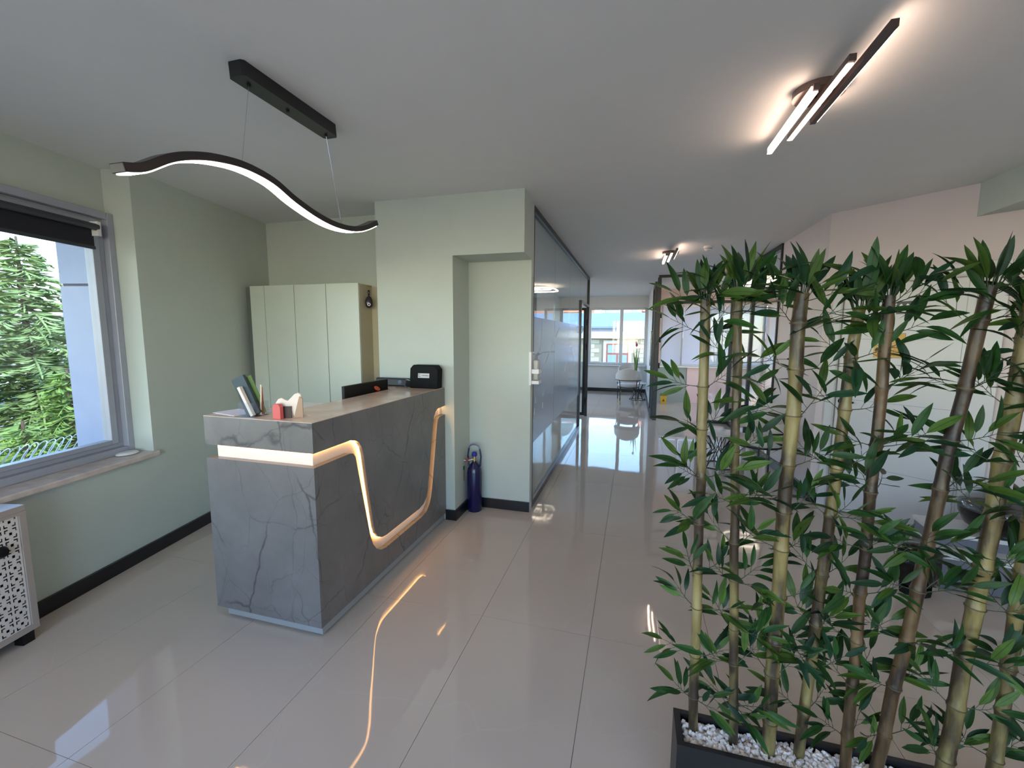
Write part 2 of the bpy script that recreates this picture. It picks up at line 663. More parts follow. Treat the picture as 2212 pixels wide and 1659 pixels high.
a = ML @ Vector((-5.3, 0, 0))
b = ML @ Vector((1.40, 0, 0))
bb('baseboard_left', [(b.x, b.y), (a.x, a.y)][::-1], t=.02)
bb('baseboard_alcove', [(-1.5, 3.258), (-1.402, 3.258)])
bb('baseboard_pillar', [(-1.418, 3.25), (-1.418, 3.604)])
bb('baseboard_back', [(-1.402, 3.604), (-.852, 3.604)])
bb('baseboard_far', [(-4.3, 12.5), (.35, 12.5)])
bb('baseboard_hall', [(.35, 12.5), (.35, 9.36)])
bb('baseboard_right', [(1.66, 5.9), (1.66, 4.615)], t=.018, h=.1)
dd = MD @ Vector((.085, 0, 0))
bb('baseboard_door', [(1.652, 4.627), (dd.x, dd.y)], t=.018, h=.1)

# ================================================================== GLASS PARTITION (left of corridor)
gp = thing('glass_partition', (-.88, 5.9, 0), 'black framed glass partition with grey frosted film along the corridor', 'partition')
GX0, GX1 = -.90, -.85
MB().box(GX0, GX1, 3.69, 8.45, H - .05, H).obj('top_rail', BLACKM, gp)
MB().box(GX0, GX1, 3.69, 7.22, 0, .06).obj('bottom_rail', mat('dark_anodised', (70, 74, 84), rough=.25, metal=.5), gp)
MB().box(GX0, GX1, 3.69, 3.715, .06, H - .05).obj('post', BLACKM, gp)
MB().box(GX0, GX1, 7.19, 7.235, .0, 2.15).obj('post', BLACKM, gp)
MB().box(GX0, GX1, 8.40, 8.45, 0, H - .05).obj('post', BLACKM, gp)
MB().box(GX0, GX1, 7.235, 8.40, 2.11, 2.15).obj('door_header', mat('grey_rail', (120, 124, 126), rough=.3, metal=.4), gp)
ys = [3.715, 4.84, 6.02, 7.19]
for i in range(3):
    MB().box(-.879, -.871, ys[i] + .002, ys[i + 1] - .002, .06, H - .05).obj('pane', PART, gp)
MB().box(-.879, -.871, 7.192, 8.40, 2.15, H - .05).obj('pane', PART, gp)
for i in range(3):
    MB().box(-.870, -.8695, ys[i] + .006, ys[i + 1] - .006, .585, 1.735).obj('frosted_film', FILM, gp)
wf = mat('white_film_line', (214, 220, 228), rough=.4, emit=None)


def strip(p, q, wdt=.012):
    m = MB()
    (y0, z0), (y1, z1) = p, q
    L_ = math.hypot(y1 - y0, z1 - z0)
    ny, nz = -(z1 - z0) / L_ * wdt / 2, (y1 - y0) / L_ * wdt / 2
    m.prism([(y0 + ny, z0 + nz), (y1 + ny, z1 + nz), (y1 - ny, z1 - nz), (y0 - ny, z0 - nz)], lambda a_, b_: (-.8693, a_, b_), lambda a_, b_: (-.8688, a_, b_))
    m.obj('film_line', wf, gp)


strip((5.15, 1.66), (3.96, 1.13), .016)
strip((4.16, 1.70), (4.02, 1.20), .012)
strip((5.62, 1.10), (6.10, 1.45), .012)
strip((6.10, 1.45), (6.62, 1.12), .014)
for (y, z) in ((3.90, 1.0), (3.85, .9), (3.80, .8), (4.25, 1.02), (4.22, .9)):
    strip((y, z), (y - .008, z - .06), .012)

# sanitizer dispenser on the partition end
sd = thing('hand_sanitizer_dispenser', (-.845, 3.66, 1.10), 'white wall dispenser with elbow lever at the near edge of the glass partition', 'dispenser')
MB().box(-.868, -.845, 3.60, 3.72, 1.14, 1.43).obj('back_plate', WHITEG, sd, bevel=.004)
MB().box(-.845, -.78, 3.61, 3.71, 1.15, 1.18).obj('drip_shelf', WHITEG, sd, bevel=.003)
MB().box(-.845, -.78, 3.61, 3.71, 1.24, 1.28).obj('bottle_clip', WHITEG, sd, bevel=.003)
MB().box(-.838, -.788, 3.625, 3.695, 1.181, 1.36).obj('bottle', glass('cloudy_plastic', (.9, .9, .88), .08, .2, .6, (.7, .7, .66)), sd, bevel=.01)
MB().tube([(-.813, 3.66, 1.36), (-.813, 3.66, 1.40), (-.79, 3.66, 1.415)], .012, 8).obj('pump', mat('grey_plastic', (130, 130, 134)), sd, smooth=True)
MB().tube([(-.84, 3.64, 1.41), (-.80, 3.66, 1.405), (-.75, 3.69, 1.425), (-.66, 3.70, 1.43)], .005, 6).obj('elbow_lever', ALU, sd, smooth=True)

# open leaf of that partition's door
ld = thing('glass_door', (-.90, 8.43, 0), 'open glass door leaf with black frame hinged at the far end of the left partition', 'door')
MDl = Matrix.Translation((-.905, 8.44, 0)) @ Matrix.Rotation(R(176), 4, 'Z')
f = MB().box(0, .045, -.02, .02, .01, 2.1, MDl).box(.78, .825, -.02, .02, .01, 2.1, MDl).box(.045, .78, -.02, .02, .01, .07, MDl).box(.045, .78, -.02, .02, 2.055, 2.1, MDl)
f.obj('leaf_frame', BLACKM, ld)
MB().box(.045, .78, -.004, .004, .07, 2.055, MDl).obj('pane', PART, ld)
for z in (.30, 1.36, 1.82):
    MB().box(-.895, -.855, 8.345, 8.40, z - .06, z + .06).obj('hinge', BLACKP, ld)
MB().tube([(-.90, 7.16, 1.62), (-.83, 7.16, 1.62), (-.83, 7.16, 1.72), (-.90, 7.16, 1.72)], .008, 8).obj('strike_handle', CHROME, gp, smooth=True)

# ================================================================== RIGHT OFFICE PARTITION
op = thing('office_partition', (1.0, 8.4, 0), 'black framed glass office partition at the corridor end with tall open doorway', 'partition')
MB().box(.39, 1.65, 8.38, 8.43, 2.62, H).obj('top_rail', BLACKM, op)
MB().box(.375, .44, 8.36, 8.44, 0, 2.62).obj('post', BLACKM, op)
MB().box(1.15, 1.19, 8.38, 8.43, 0, 2.62).obj('post', BLACKM, op)
MB().box(1.61, 1.67, 8.38, 8.44, 0, 2.62).obj('post', BLACKM, op)
MB().box(.44, 1.61, 8.38, 8.43, 2.15, 2.20).obj('door_header', BLACKM, op)
MB().box(1.19, 1.61, 8.38, 8.43, 0, .05).obj('bottom_rail', BLACKM, op)
MB().box(.44, 1.61, 8.402, 8.408, 2.20, 2.62).obj('pane', PART, op)
MB().box(1.19, 1.61, 8.402, 8.408, .05, 2.15).obj('pane', PART, op)
sp = thing('side_partition', (1.66, 7.1, 0), 'glass side screen with dark frame running from pink wall to office corner', 'partition')
MB().box(1.64, 1.69, 5.90, 8.38, 2.60, H).obj('top_rail', BLACKM, sp)
MB().box(1.64, 1.69, 5.90, 5.93, 0, 2.60).obj('post', BLACKM, sp)
MB().box(1.64, 1.69, 7.12, 7.18, 0, 2.60).obj('post', BLACKM, sp)
MB().box(1.64, 1.69, 5.93, 8.38, 0, .05).obj('bottom_rail', BLACKM, sp)
MB().box(1.662, 1.668, 5.93, 7.12, .05, 2.60).obj('pane', PART, sp)
MB().box(1.662, 1.668, 7.18, 8.38, .05, 2.60).obj('pane', PART, sp)
od = thing('office_door', (.37, 8.9, 0), 'black framed glass door leaf standing open against the white hall wall', 'door')
f = MB().box(.335, .375, 8.46, 8.53, .01, 2.56).box(.335, .375, 9.27, 9.34, .01, 2.56).box(.335, .375, 8.53, 9.27, .01, .10).box(.335, .375, 8.53, 9.27, 2.48, 2.56)
f.obj('leaf_frame', BLACKM, od)
MB().box(.352, .358, 8.53, 9.27, .10, 2.48).obj('pane', PART, od)
MB().tube([(.33, 8.52, 1.0), (.30, 8.52, 1.02), (.30, 8.52, 1.65), (.33, 8.52, 1.67)], .012, 8).obj('pull_handle', CHROME, od, smooth=True)
for z in (1.02, 1.5, 1.95):
    MB().box(.44, .47, 8.44, 8.50, z - .05, z + .05).obj('hinge', BLACKP, od)

# office windows with blinds
w = bpy.data.objects.new('window_4', None)
COL.objects.link(w)
w.location = (2.4, 10.9, .87)
struct(w)
f = MB().box(.6, 4.3, 10.87, 10.93, .87, .92).box(.6, 4.3, 10.87, 10.93, 2.25, 2.30)
for x in (.6, 1.03, 1.90, 2.75, 3.6, 4.25):
    f.box(x, x + .06, 10.87, 10.93, .92, 2.25)
f.obj('window_frame', ALUL, w)
MB().box(.66, 4.25, 10.90, 10.904, .92, 2.25).obj('pane', GLZ, w)
MB().box(.55, 4.35, 10.76, 10.87, .84, .87).obj('window_sill', WHITEG, w)
slat = glass('white_blind_slat', (1, 1, 1), .02, .4, .97, (.80, .80, .86))
slat_me = MB().add([(0, -.005, -.0105), (1, -.005, -.0105), (1, .005, .0105), (0, .005, .0105), (0, -.0058, -.0102), (1, -.0058, -.0102), (1, .0042, .0108), (0, .0042, .0108)],
                   [(0, 1, 2, 3), (7, 6, 5, 4), (0, 4, 5, 1), (2, 6, 7, 3), (0, 3, 7, 4), (1, 5, 6, 2)]).mesh('slat', slat)
for k, (a, b) in enumerate(((.63, 1.05), (1.09, 1.92), (1.96, 2.77), (2.81, 3.60), (3.64, 4.28))):
    bl = thing('venetian_blind', ((a + b) / 2, 10.80, .9), ('narrow white venetian blind at the left end of the office window', 'wide white venetian blind second from the left on the office window', 'white venetian blind over the middle of the office window', 'white venetian blind second from the right on the office window', 'white venetian blind at the right end of the office window')[k], 'blind', 'venetian blinds in the office')
    MB().box(a, b, 10.79, 10.83, 2.24, 2.28).obj('head_rail', WHITEG, bl)
    for i in range(68):
        z = 2.23 - i * .0195
        place('slat', slat_me, bl, Vector((a, 10.81, z)) - bl.location, scale=((b - a), 1, 1))
    MB().box(a, b, 10.80, 10.82, .885, .90).obj('bottom_rail', WHITEG, bl)

# ================================================================== RECEPTION DESK
dk = thing('reception_desk', (-1.85, 2.5, 0), 'grey veined laminate reception desk with glowing amber groove', 'desk')
X0, X1, Y0, Y1 = -2.19, -1.5, 1.72, 3.254
U = [(1.72, .985), (2.007, .985), (2.05, .976), (2.085, .955), (2.11, .92), (2.125, .87), (2.152, .69), (2.205, .39), (2.222, .345), (2.25, .31), (2.29, .29), (2.337, .283), (2.781, .28), (2.85, .292), (2.90, .325), (2.925, .38), (2.976, .62), (3.03, .87), (3.05, .93), (3.08, .965), (3.12, .982), (Y1, .985)]
L = [(1.72, .912), (2.0, .912), (2.03, .905), (2.05, .88), (2.165, .356), (2.19, .29), (2.225, .245), (2.27, .215), (2.33, .202), (2.83, .202), (2.895, .215), (2.945, .25), (2.975, .30), (3.0, .38), (3.105, .86), (3.12, .895), (3.15, .91), (Y1, .912)]
fx = lambda x: (lambda a_, b_: (x, a_, b_))
MB().prism([(Y0, 1.137)] + U + [(Y1, 1.137)], fx(X1 - .035), fx(X1)).obj('upper_front_panel', MARB, dk)
MB().prism([(Y0, .06)] + L + [(Y1, .06)], fx(X1 - .035), fx(X1)).obj('lower_front_panel', MARB, dk)
MB().box(X0, X1 - .035, Y0, Y0 + .035, .985, 1.137).obj('upper_end_panel', MARB, dk)
MB().box(X0, X1 - .035, Y0, Y0 + .035, .06, .912).obj('lower_end_panel', MARB, dk)
acr = mat('milky_acrylic', (225, 214, 205), rough=.3)
core = MB().box(-1.82, X1 - .036, Y0 + .036, Y1, .06, 1.136).box(X0 + .04, -1.82, Y0 + .036, 2.02, .06, 1.136)
core.obj('core_carcass', acr, dk)
top = MB()
top.prism([(X0, Y0), (X1, Y0), (X1, Y1), (X0, Y1), (X0, 3.04), (-1.86, 3.04), (-1.86, 2.02), (X0, 2.02)], lambda a_, b_: (a_, b_, 1.137), lambda a_, b_: (a_, b_, 1.14))
top.obj('counter_top', mat('warm_stone_laminate', (204, 182, 166), rough=.22, var=.14, vscale=7), dk)
MB().box(X0 + .05, X1 - .012, Y0 + .02, 3.24, .012, .06).obj('plinth', PLINTH, dk)
for x, y in ((-2.05, 1.80), (-1.56, 1.80), (-1.56, 3.1), (-2.05, 3.1)):
    MB().lathe([(.02, 0), (.02, .012)], 12, (x, y, 0)).obj('foot', BLACKP, dk)
MB().box(X0 + .03, -1.821, 2.021, 3.254, .71, .74).obj('worktop', WHITEG, dk)
MB().box(X0 + .04, X0 + .08, 2.9, 3.1, 0, .71).obj('leg_panel', WHITEG, dk)
MB().box(X0, -1.821, 3.05, 3.25, .74, 1.137).obj('return_panel', MARB, dk)
MB().box(X1 - .036, X1 - .03, 3.21, 3.25, .915, .983).obj('groove_end_cap', acr, dk)
# led ribbon along the upper edge of the groove (inside it)
led = MB()
for (p, q) in zip(U[:-1], U[1:]):
    d = Vector((q[0] - p[0], q[1] - p[1]))
    nn = Vector((d.y, -d.x)).normalized() * .004
    P = [Vector((x, p[0] + nn.x * e, p[1] + nn.y * e)) for x in (X1 - .033, X1 - .022) for e in (.3, 1)]
    Q = [Vector((x, q[0] + nn.x * e, q[1] + nn.y * e)) for x in (X1 - .033, X1 - .022) for e in (.3, 1)]
    led.add(P + Q, [(0, 2, 6, 4), (1, 5, 7, 3), (0, 4, 5, 1), (2, 3, 7, 6), (0, 1, 3, 2), (4, 6, 7, 5)])
led.obj('led_strip', LEDA, dk)
MB().box(X0 + .01, X1 - .03, Y0 + .02, Y0 + .03, .980, .984).obj('led_strip', LEDA, dk)

# things on the desk
ZT = 1.14
acl = glass('clear_acrylic', (.96, .975, .985), .03)
ph = thing('acrylic_holder', (-1.93, 1.79, ZT), 'clear acrylic cup holding leaflets and pens on the desk corner', 'holder')
for a_ in ((-1.98, -1.88, 1.745, 1.749), (-1.98, -1.88, 1.841, 1.845), (-1.98, -1.976, 1.749, 1.841), (-1.884, -1.88, 1.749, 1.841)):
    MB().box(*a_, ZT, ZT + .075).obj('side_wall', acl, ph)
MB().box(-1.976, -1.884, 1.749, 1.841, ZT, ZT + .004).obj('base', acl, ph)


def slab_at(name, c, size, rot, m, label, cat, group=None):
    o = MB().box(-size[0] / 2, size[0] / 2, -size[1] / 2, size[1] / 2, 0, size[2]).obj(name, m, local=True)
    o.location = c
    o.rotation_euler = rot
    tag(o, label, cat, group)
    return o


slab_at('leaflet', (-1.915, 1.79, ZT + .006), (.075, .018, .215), (0, R(-24), R(8)), mat('dark_teal_print', (50, 66, 74), rough=.5), 'tall dark grey leaflet stack leaning left in the acrylic cup', 'leaflet')
slab_at('leaflet', (-1.908, 1.815, ZT + .006), (.07, .004, .21), (0, R(-20), R(14)), mat('green_print', (92, 120, 62), rough=.5), 'green leaflet standing behind the grey leaflets in the acrylic cup', 'leaflet')
slab_at('card_stack', (-1.905, 1.766, ZT + .006), (.016, .02, .165), (0, R(-26), R(5)), mat('cream_card', (226, 216, 204), rough=.5), 'cream edged card pad in front of the grey leaflets', 'cards')
slab_at('card_stack', (-1.925, 1.763, ZT + .006), (.022, .014, .12), (0, R(-22), R(5)), mat('dark_card', (38, 44, 54), rough=.5), 'short dark notebook at the front of the acrylic cup', 'notebook')
for k, (dx, hh, c_) in enumerate(((0, .13, (170, 58, 74)), (.012, .145, (188, 66, 60)), (.02, .15, (214, 200, 176)))):
    nm = ('crimson pen', 'red pen', 'cream topped pen')[k]
    p = thing('pen', (-1.895 + dx * .2, 1.825 - k * .012, ZT + .006), nm + ' standing at the right side of the acrylic cup', 'pen')
    ax = Vector((-.012 + dx, .004, hh))
    pm = mat('pen_%d' % k, c_, rough=.3)
    MB().tube([Vector((0, 0, 0)), ax], .0042, 8).obj('barrel', pm, p, smooth=True, local=True)
    MB().tube([ax, ax + Vector((.0, 0, .010))], .0048, 8).obj('cap', mat('cream_card', (226, 216, 204)), p, smooth=True, local=True)
pap = slab_at('paper_sheet', (-2.10, 1.84, ZT), (.20, .14, .002), (0, 0, R(-12)), mat('white_paper', (222, 216, 226), rough=.7), 'white printed sheets lying on the left corner of the desk', 'paper')
slab_at('card', (-1.94, 1.93, ZT), (.085, .05, .001), (0, 0, R(20)), mat('bluish_card', (196, 204, 222), rough=.6), 'small pale card lying behind the acrylic cup', 'card')
# tooth shaped card holder
th = thing('tooth_card_holder', (-1.72, 1.79, ZT), 'cream tooth-shaped card holder with wooden back beside the coral block', 'card holder')
tp = [(-.052, .050), (-.056, .078), (-.044, .098), (-.026, .104), (-.010, .092), (.002, .088), (.014, .100), (.034, .122), (.052, .128), (.066, .118), (.070, .095), (.064, .060), (.050, .0), (.030, .0), (.018, .04), (.004, .045), (-.010, .03), (-.020, .0), (-.040, .0)]
ang = R(28)
ca, sa = math.cos(ang), math.sin(ang)
tf = lambda t_: (lambda a_, b_: (-1.715 + a_ * ca - t_ * sa, 1.80 + a_ * sa + t_ * ca, ZT + b_))
MB().prism(tp, tf(0), tf(.016)).obj('tooth_body', mat('cream_resin', (232, 218, 206), rough=.4), th, bevel=.003)
MB().prism([(.030, 0), (.075, 0), (.075, .10), (.060, .11)], tf(-.012), tf(-.002)).obj('wood_back', mat('light_wood', (172, 142, 116), rough=.5), th)
MB().prism([(-.03, 0), (.02, 0), (.02, .06), (-.03, .06)], tf(-.012), tf(-.002)).obj('dark_spacer', mat('dark_brown', (62, 40, 36), rough=.5), th)
cb = MB().prism([(-.024, 0), (.024, 0), (.024, .062), (.012, .078), (-.012, .078), (-.024, .062)], lambda a_, b_: (-1.735 + a_, 1.745, ZT + b_), lambda a_, b_: (-1.735 + a_, 1.768, ZT + b_)).obj('coral_block', mat('coral_card', (206, 92, 88), rough=.5), bevel=.002)
tag(cb, 'coral red block with chamfered top standing in front of the tooth', 'block')
for k, (x, y, lb) in enumerate(((-1.685, 1.835, 'small cream chip nearer the desk corner'), (-1.665, 1.875, 'small cream chip further back by the tooth'))):
    c = MB().prism([(-.016, -.006), (.012, -.008), (.018, .003), (-.008, .008)], lambda a_, b_: (x + a_, y + b_, ZT), lambda a_, b_: (x + a_, y + b_, ZT + .004)).obj('chip', mat('cream_resin', (232, 218, 206)))
    tag(c, lb, 'chip')
# printer-like white unit on the worktop
pu = thing('document_printer', (-2.0, 2.2, .74), 'white flat-topped printer on the worktop behind the desk ledge', 'printer')
MB().box(-2.14, -1.865, 2.03, 2.37, .741, 1.095).obj('body', WHITEG, pu, bevel=.006)
MB().box(-2.135, -1.87, 2.09, 2.365, 1.096, 1.12).obj('lid', WHITEG, pu, bevel=.006)
# monitor seen from behind
mo = thing('monitor', (-1.93, 2.82, .74), 'black monitor seen from behind above the desk ledge', 'monitor')
MB().box(-1.915, -1.89, 2.49, 3.03, .88, 1.218).obj('screen_housing', BLACKP, mo, bevel=.004)
MB().box(-1.918, -1.916, 2.50, 3.02, .895, 1.208).obj('screen', mat('screen_dark', (30, 34, 42), rough=.1), mo)
MB().box(-1.92, -1.885, 2.73, 2.79, .75, 1.0).obj('stand_neck', BLACKP, mo)
MB().box(-2.0, -1.87, 2.66, 2.86, .74, .75).obj('stand_foot', BLACKP, mo)
el = MB()
pts = [(-1.888, 2.875 + .042 * math.cos(t) * .9 + .012 * math.sin(t), 1.160 + .011 * math.sin(t) - .017 * math.cos(t)) for t in [2 * PI * i / 20 for i in range(20)]]
el.add([Vector(p) for p in pts] + [Vector(p) - Vector((.0015, 0, 0)) for p in pts], [tuple(range(20)), tuple(reversed(range(20, 40)))] + [(i, (i + 1) % 20, 20 + (i + 1) % 20, 20 + i) for i in range(20)])
el.box(-1.889, -1.888, 2.905, 2.93, 1.118, 1.13)
el.obj('orange_logo', mat('orange_print', (232, 104, 72), rough=.4), mo)
# soundbar and framed device, black case
sb = thing('soundbar', (-1.94, 3.2, ZT), 'dark blue soundbar lying against the pillar at the desk end', 'speaker')
MB().box(-2.10, -1.80, 3.18, 3.23, ZT + .004, ZT + .068).obj('body', mat('navy_plastic', (20, 26, 38), rough=.45), sb, bevel=.008)
for x in (-2.03, -1.87):
    MB().lathe([(.018, 0), (.018, .002), (.008, .004)], 16, (0, 0, 0), m=Matrix.Translation((x, 3.18, ZT + .036)) @ Matrix.Rotation(R(90), 4, 'X')).obj('driver', mat('blue_cone', (70, 84, 108), rough=.4), sb, smooth=True)
for x in (-2.06, -1.84):
    MB().box(x - .01, x + .01, 3.19, 3.22, ZT, ZT + .004).obj('foot', BLACKP, sb)
pf = thing('card_reader', (-1.79, 3.16, ZT), 'small silver edged black device between soundbar and black case', 'device')
mt = Matrix.Translation((-1.79, 3.155, ZT)) @ Matrix.Rotation(R(12), 4, 'Y')
MB().box(-.025, .03, 0, .012, .003, .062, mt).obj('bezel', CHROME, pf)
MB().box(-.02, .025, -.001, 0, .008, .057, mt).obj('display', BLACKP, pf)
bc = thing('black_case', (-1.62, 3.17, ZT), 'black case with chamfered top corners and white label against the pillar', 'case')
cp = [(-.13, .0), (.118, 0), (.118, .155), (.09, .188), (-.105, .188), (-.13, .16)]
MB().prism(cp, lambda a_, b_: (-1.62 + a_, 3.12 + b_ * .1, ZT + b_), lambda a_, b_: (-1.61 + a_, 3.19 + b_ * .1, ZT + b_)).obj('shell', mat('black_case', (8, 8, 9), rough=.65, spec=.2), bc, bevel=.008)
MB().prism([(-.055, .085), (.045, .085), (.045, .122), (-.055, .122)], lambda a_, b_: (-1.62 + a_, 3.1185 + b_ * .1, ZT + b_), lambda a_, b_: (-1.62 + a_, 3.1195 + b_ * .1, ZT + b_)).obj('label_plate', mat('silver_label', (188, 186, 184), rough=.4), bc)
lm = Matrix.Translation((-1.612, 3.1275, ZT + .106)) @ Matrix.Rotation(R(84.3), 4, 'X')
gm = mat('grey_print', (80, 78, 80), rough=.5)
text_mesh('logo_text', 'comodelya', .0125, gm, bc, lm)
lg = MB()
for (a_, b_, c_, d_) in ((-.050, -.034, .114, .117), (-.050, -.034, .093, .096), (-.050, -.047, .096, .114), (-.037, -.034, .096, .101)):
    lg.prism([(a_, c_), (b_, c_), (b_, d_), (a_, d_)], lambda p_, q_: (-1.62 + p_, 3.1178 + q_ * .1, ZT + q_), lambda p_, q_: (-1.62 + p_, 3.1184 + q_ * .1, ZT + q_))
lg.obj('logo_mark', gm, bc)
dsh = MB().lathe([(.035, 0), (.05, .004), (.052, .012), (.048, .012), (.033, .004)], 24, (-1.80, 3.09, ZT)).obj('glass_dish', acl, smooth=True)
tag(dsh, 'shallow clear dish on the desk in front of the soundbar', 'dish')

# ================================================================== WALL CABINET
cab = thing('tall_cabinet', (-2.85, 3.4, 0), 'tall pale grey-green cabinet with four plain doors', 'cabinet')
MB().box(-3.40, -2.275, 3.222, 3.40, .02, 1.985).obj('carcass', mat('beige_cabinet_side', (176, 166, 140), rough=.5), cab)
for k, (a_, b_) in enumerate(((-3.40, -3.243), (-3.237, -2.917), (-2.911, -2.584), (-2.578, -2.256))):
    MB().box(a_, b_, 3.2, 3.218, .03, 2.005).obj('door', CREAM, cab, bevel=.0015)
MB().box(-3.47, -3.404, 3.225, 3.245, .02, 2.0).obj('filler_strip', mat('dark_filler', (92, 96, 90), rough=.5), cab)
MB().box(-2.274, -2.256, 3.219, 3.40, .02, 2.0).obj('side_panel', mat('beige_cabinet_side', (176, 166, 140)), cab)
MB().box(-2.255, -2.112, 3.39, 3.41, .02, 1.99).obj('filler_panel', mat('beige_cabinet_side', (176, 166, 140)), cab)
ev = thing('evil_eye_ornament', (-2.235, 3.30, 1.77), 'dark evil-eye pendant hanging on the side of the tall cabinet', 'ornament')
dm = mat('dark_resin', (46, 40, 46), rough=.2)
MB().tube([(-2.252, 3.305, 2.0), (-2.228, 3.30, 1.985), (-2.222, 3.30, 1.955)], .0025, 6).obj('hook', GOLD, ev, smooth=True)
for z, r_, m_ in ((1.945, .009, BLACKP), (1.930, .012, mat('violet_bead', (70, 60, 86), rough=.2)), (1.913, .009, BLACKP)):
    MB().lathe([(r_ * .7, -.008), (r_, -.003), (r_, .003), (r_ * .7, .008)], 12, (-2.222, 3.30, z)).obj('bead', m_, ev, smooth=True)
MB().lathe([(.004, 0), (.022, .006), (.033, .022), (.037, .045), (.033, .07), (.022, .092), (.008, .104)], 20, m=Matrix.Translation((-2.222, 3.30, 1.798)) @ Matrix.Diagonal((.85, 1, 1, 1))).obj('pendant', dm, ev, smooth=True)
ringm = Matrix.Translation((-2.222 + .56 * .030, 3.30 - .83 * .033, 1.828)) @ Matrix.Rotation(R(-56), 4, 'Z') @ Matrix.Rotation(R(90), 4, 'Y')
MB().lathe([(.008, 0), (.013, 0), (.013, .003), (.008, .003)], 16, m=ringm, cap=False).obj('eye_ring', WHITEG, ev)
MB().lathe([(.005, .0), (.004, .004)], 12, m=ringm).obj('pupil', BLACKP, ev)

# ================================================================== PENDANT LAMP
pl = thing('wave_pendant_lamp', (-1.62, 1.78, 2.1), 'black S-curved wave pendant lamp with a glowing underside strip', 'lamp')
MB().prism([(-.03, 1.49), (.03, 1.49), (.042, 1.50), (.042, 2.05), (.03, 2.065), (-.03, 2.065), (-.042, 2.05), (-.042, 1.50)],
           lambda a_, b_: (-1.585 + a_, b_, 2.605), lambda a_, b_: (-1.59 + a_, b_, H)).obj('canopy', BLACKM, pl)
for y in (1.55, 1.76, 2.02):
    MB().lathe([(.007, -.008), (.007, 0)], 10, (-1.585, y, 2.605)).obj('screw', BLACKP, pl)
KN = [(1.055, 2.085), (1.12, 2.108), (1.21, 2.170), (1.29, 2.208), (1.39, 2.238), (1.52, 2.256), (1.66, 2.244), (1.79, 2.200), (1.95, 2.164), (2.10, 2.153), (2.25, 2.168), (2.37, 2.205), (2.49, 2.262)]


def spl(P, n=8):
    out = []
    for i in range(len(P) - 1):
        p0, p1, p2, p3 = P[max(i - 1, 0)], P[i], P[i + 1], P[min(i + 2, len(P) - 1)]
        for k in range(n):
            t = k / n
            out.append(tuple(.5 * ((2 * p1[c]) + (-p0[c] + p2[c]) * t + (2 * p0[c] - 5 * p1[c] + 4 * p2[c] - p3[c]) * t * t + (-p0[c] + 3 * p1[c] - 3 * p2[c] + p3[c]) * t ** 3) for c in range(len(p1))))
    out.append(tuple(P[-1]))
    return out


wv = spl(KN, 5)


def ribbon(path, x0, x1, t0, t1):
    """thick ribbon following the (y,z) path between offsets t0..t1 along its normal"""
    m = MB()
    n = len(path)
    rows = []
    for i in range(n):
        a_, b_ = path[max(i - 1, 0)], path[min(i + 1, n - 1)]
        d = Vector((b_[0] - a_[0], b_[1] - a_[1])).normalized()
        nn = Vector((-d.y, d.x))
        p = Vector(path[i])
        q0, q1 = p + nn * t0, p + nn * t1
        rows.append([(x0, q0.x, q0.y), (x1, q0.x, q0.y), (x1, q1.x, q1.y), (x0, q1.x, q1.y)])
    vs = [v for r_ in rows for v in r_]
    fs = [(0, 1, 2, 3), tuple(4 * (n - 1) + k for k in (3, 2, 1, 0))]
    for i in range(n - 1):
        for k in range(4):
            fs.append((4 * i + k, 4 * i + (k + 1) % 4, 4 * i + 4 + (k + 1) % 4, 4 * i + 4 + k))
    return m.add(vs, fs)


ribbon(wv, -1.652, -1.588, 0, .03).obj('lamp_body', mat('dark_bronze', (34, 28, 30), rough=.35), pl, bevel=.003)
ribbon(wv[1:-1], -1.646, -1.594, -.004, .0).obj('light_strip', LEDW, pl)
MB().tube([(-1.585, 1.55, 2.60), (-1.62, 1.525, 2.286)], .0012, 6).obj('suspension_wire', CHROME, pl)
MB().tube([(-1.585, 2.02, 2.60), (-1.62, 2.165, 2.188)], .0012, 6).obj('suspension_wire', CHROME, pl)
for y, z in ((1.525, 2.286), (2.165, 2.188)):
    MB().lathe([(.008, -.003), (.006, .006)], 10, (-1.62, y, z)).obj('wire_grip', BLACKP, pl)


# ================================================================== CEILING BAR LAMPS
LEDFILL = mat('fill_bar_led', (255, 244, 235), emit=(1., .90, .80), es=30)  # stronger glow, only for the added lamps behind the camera


def bar_lamp(loc, label, led=None):
    led = led or LEDB
    t = thing('ceiling_bar_lamp', loc, label, 'lamp', 'triple bar ceiling lamps')
    MB().lathe([(.10, -.03), (.10, 0)], 32).obj('base_disc', mat('bronze_disc', (96, 76, 70), rough=.4), t, local=True, smooth=True)
    for x, y0, y1, side in ((-.058, -.16, .50, 'dl'), (-.006, -.34, .34, 'd'), (.042, -.51, .18, 'r')):
        b_ = MB().box(x - .012, x + .012, y0, y1, -.075, -.05).obj('bar', mat('brown_bar', (74, 58, 56), rough=.4), t, local=True)
        if 'd' in side:
            MB().box(x - .0115, x + .0115, y0 + .02, y1, -.0775, -.0752).obj('light_strip', led, b_, local=True)
        if 'l' in side:
            MB().box(x - .0145, x - .0122, y0 + .02, y1 - .02, -.074, -.052).obj('light_strip', led, b_, local=True)
        if 'r' in side:
            MB().box(x + .0122, x + .0145, y0 + .02, y1 - .02, -.074, -.052).obj('light_strip', led, b_, local=True)
        ym = max(min((y0 + y1) / 2, .05), -.05)
        MB().lathe([(.006, -.05), (.006, -.03)], 8, (x, ym, 0)).obj('spacer', BLACKP, t, local=True)
    return t


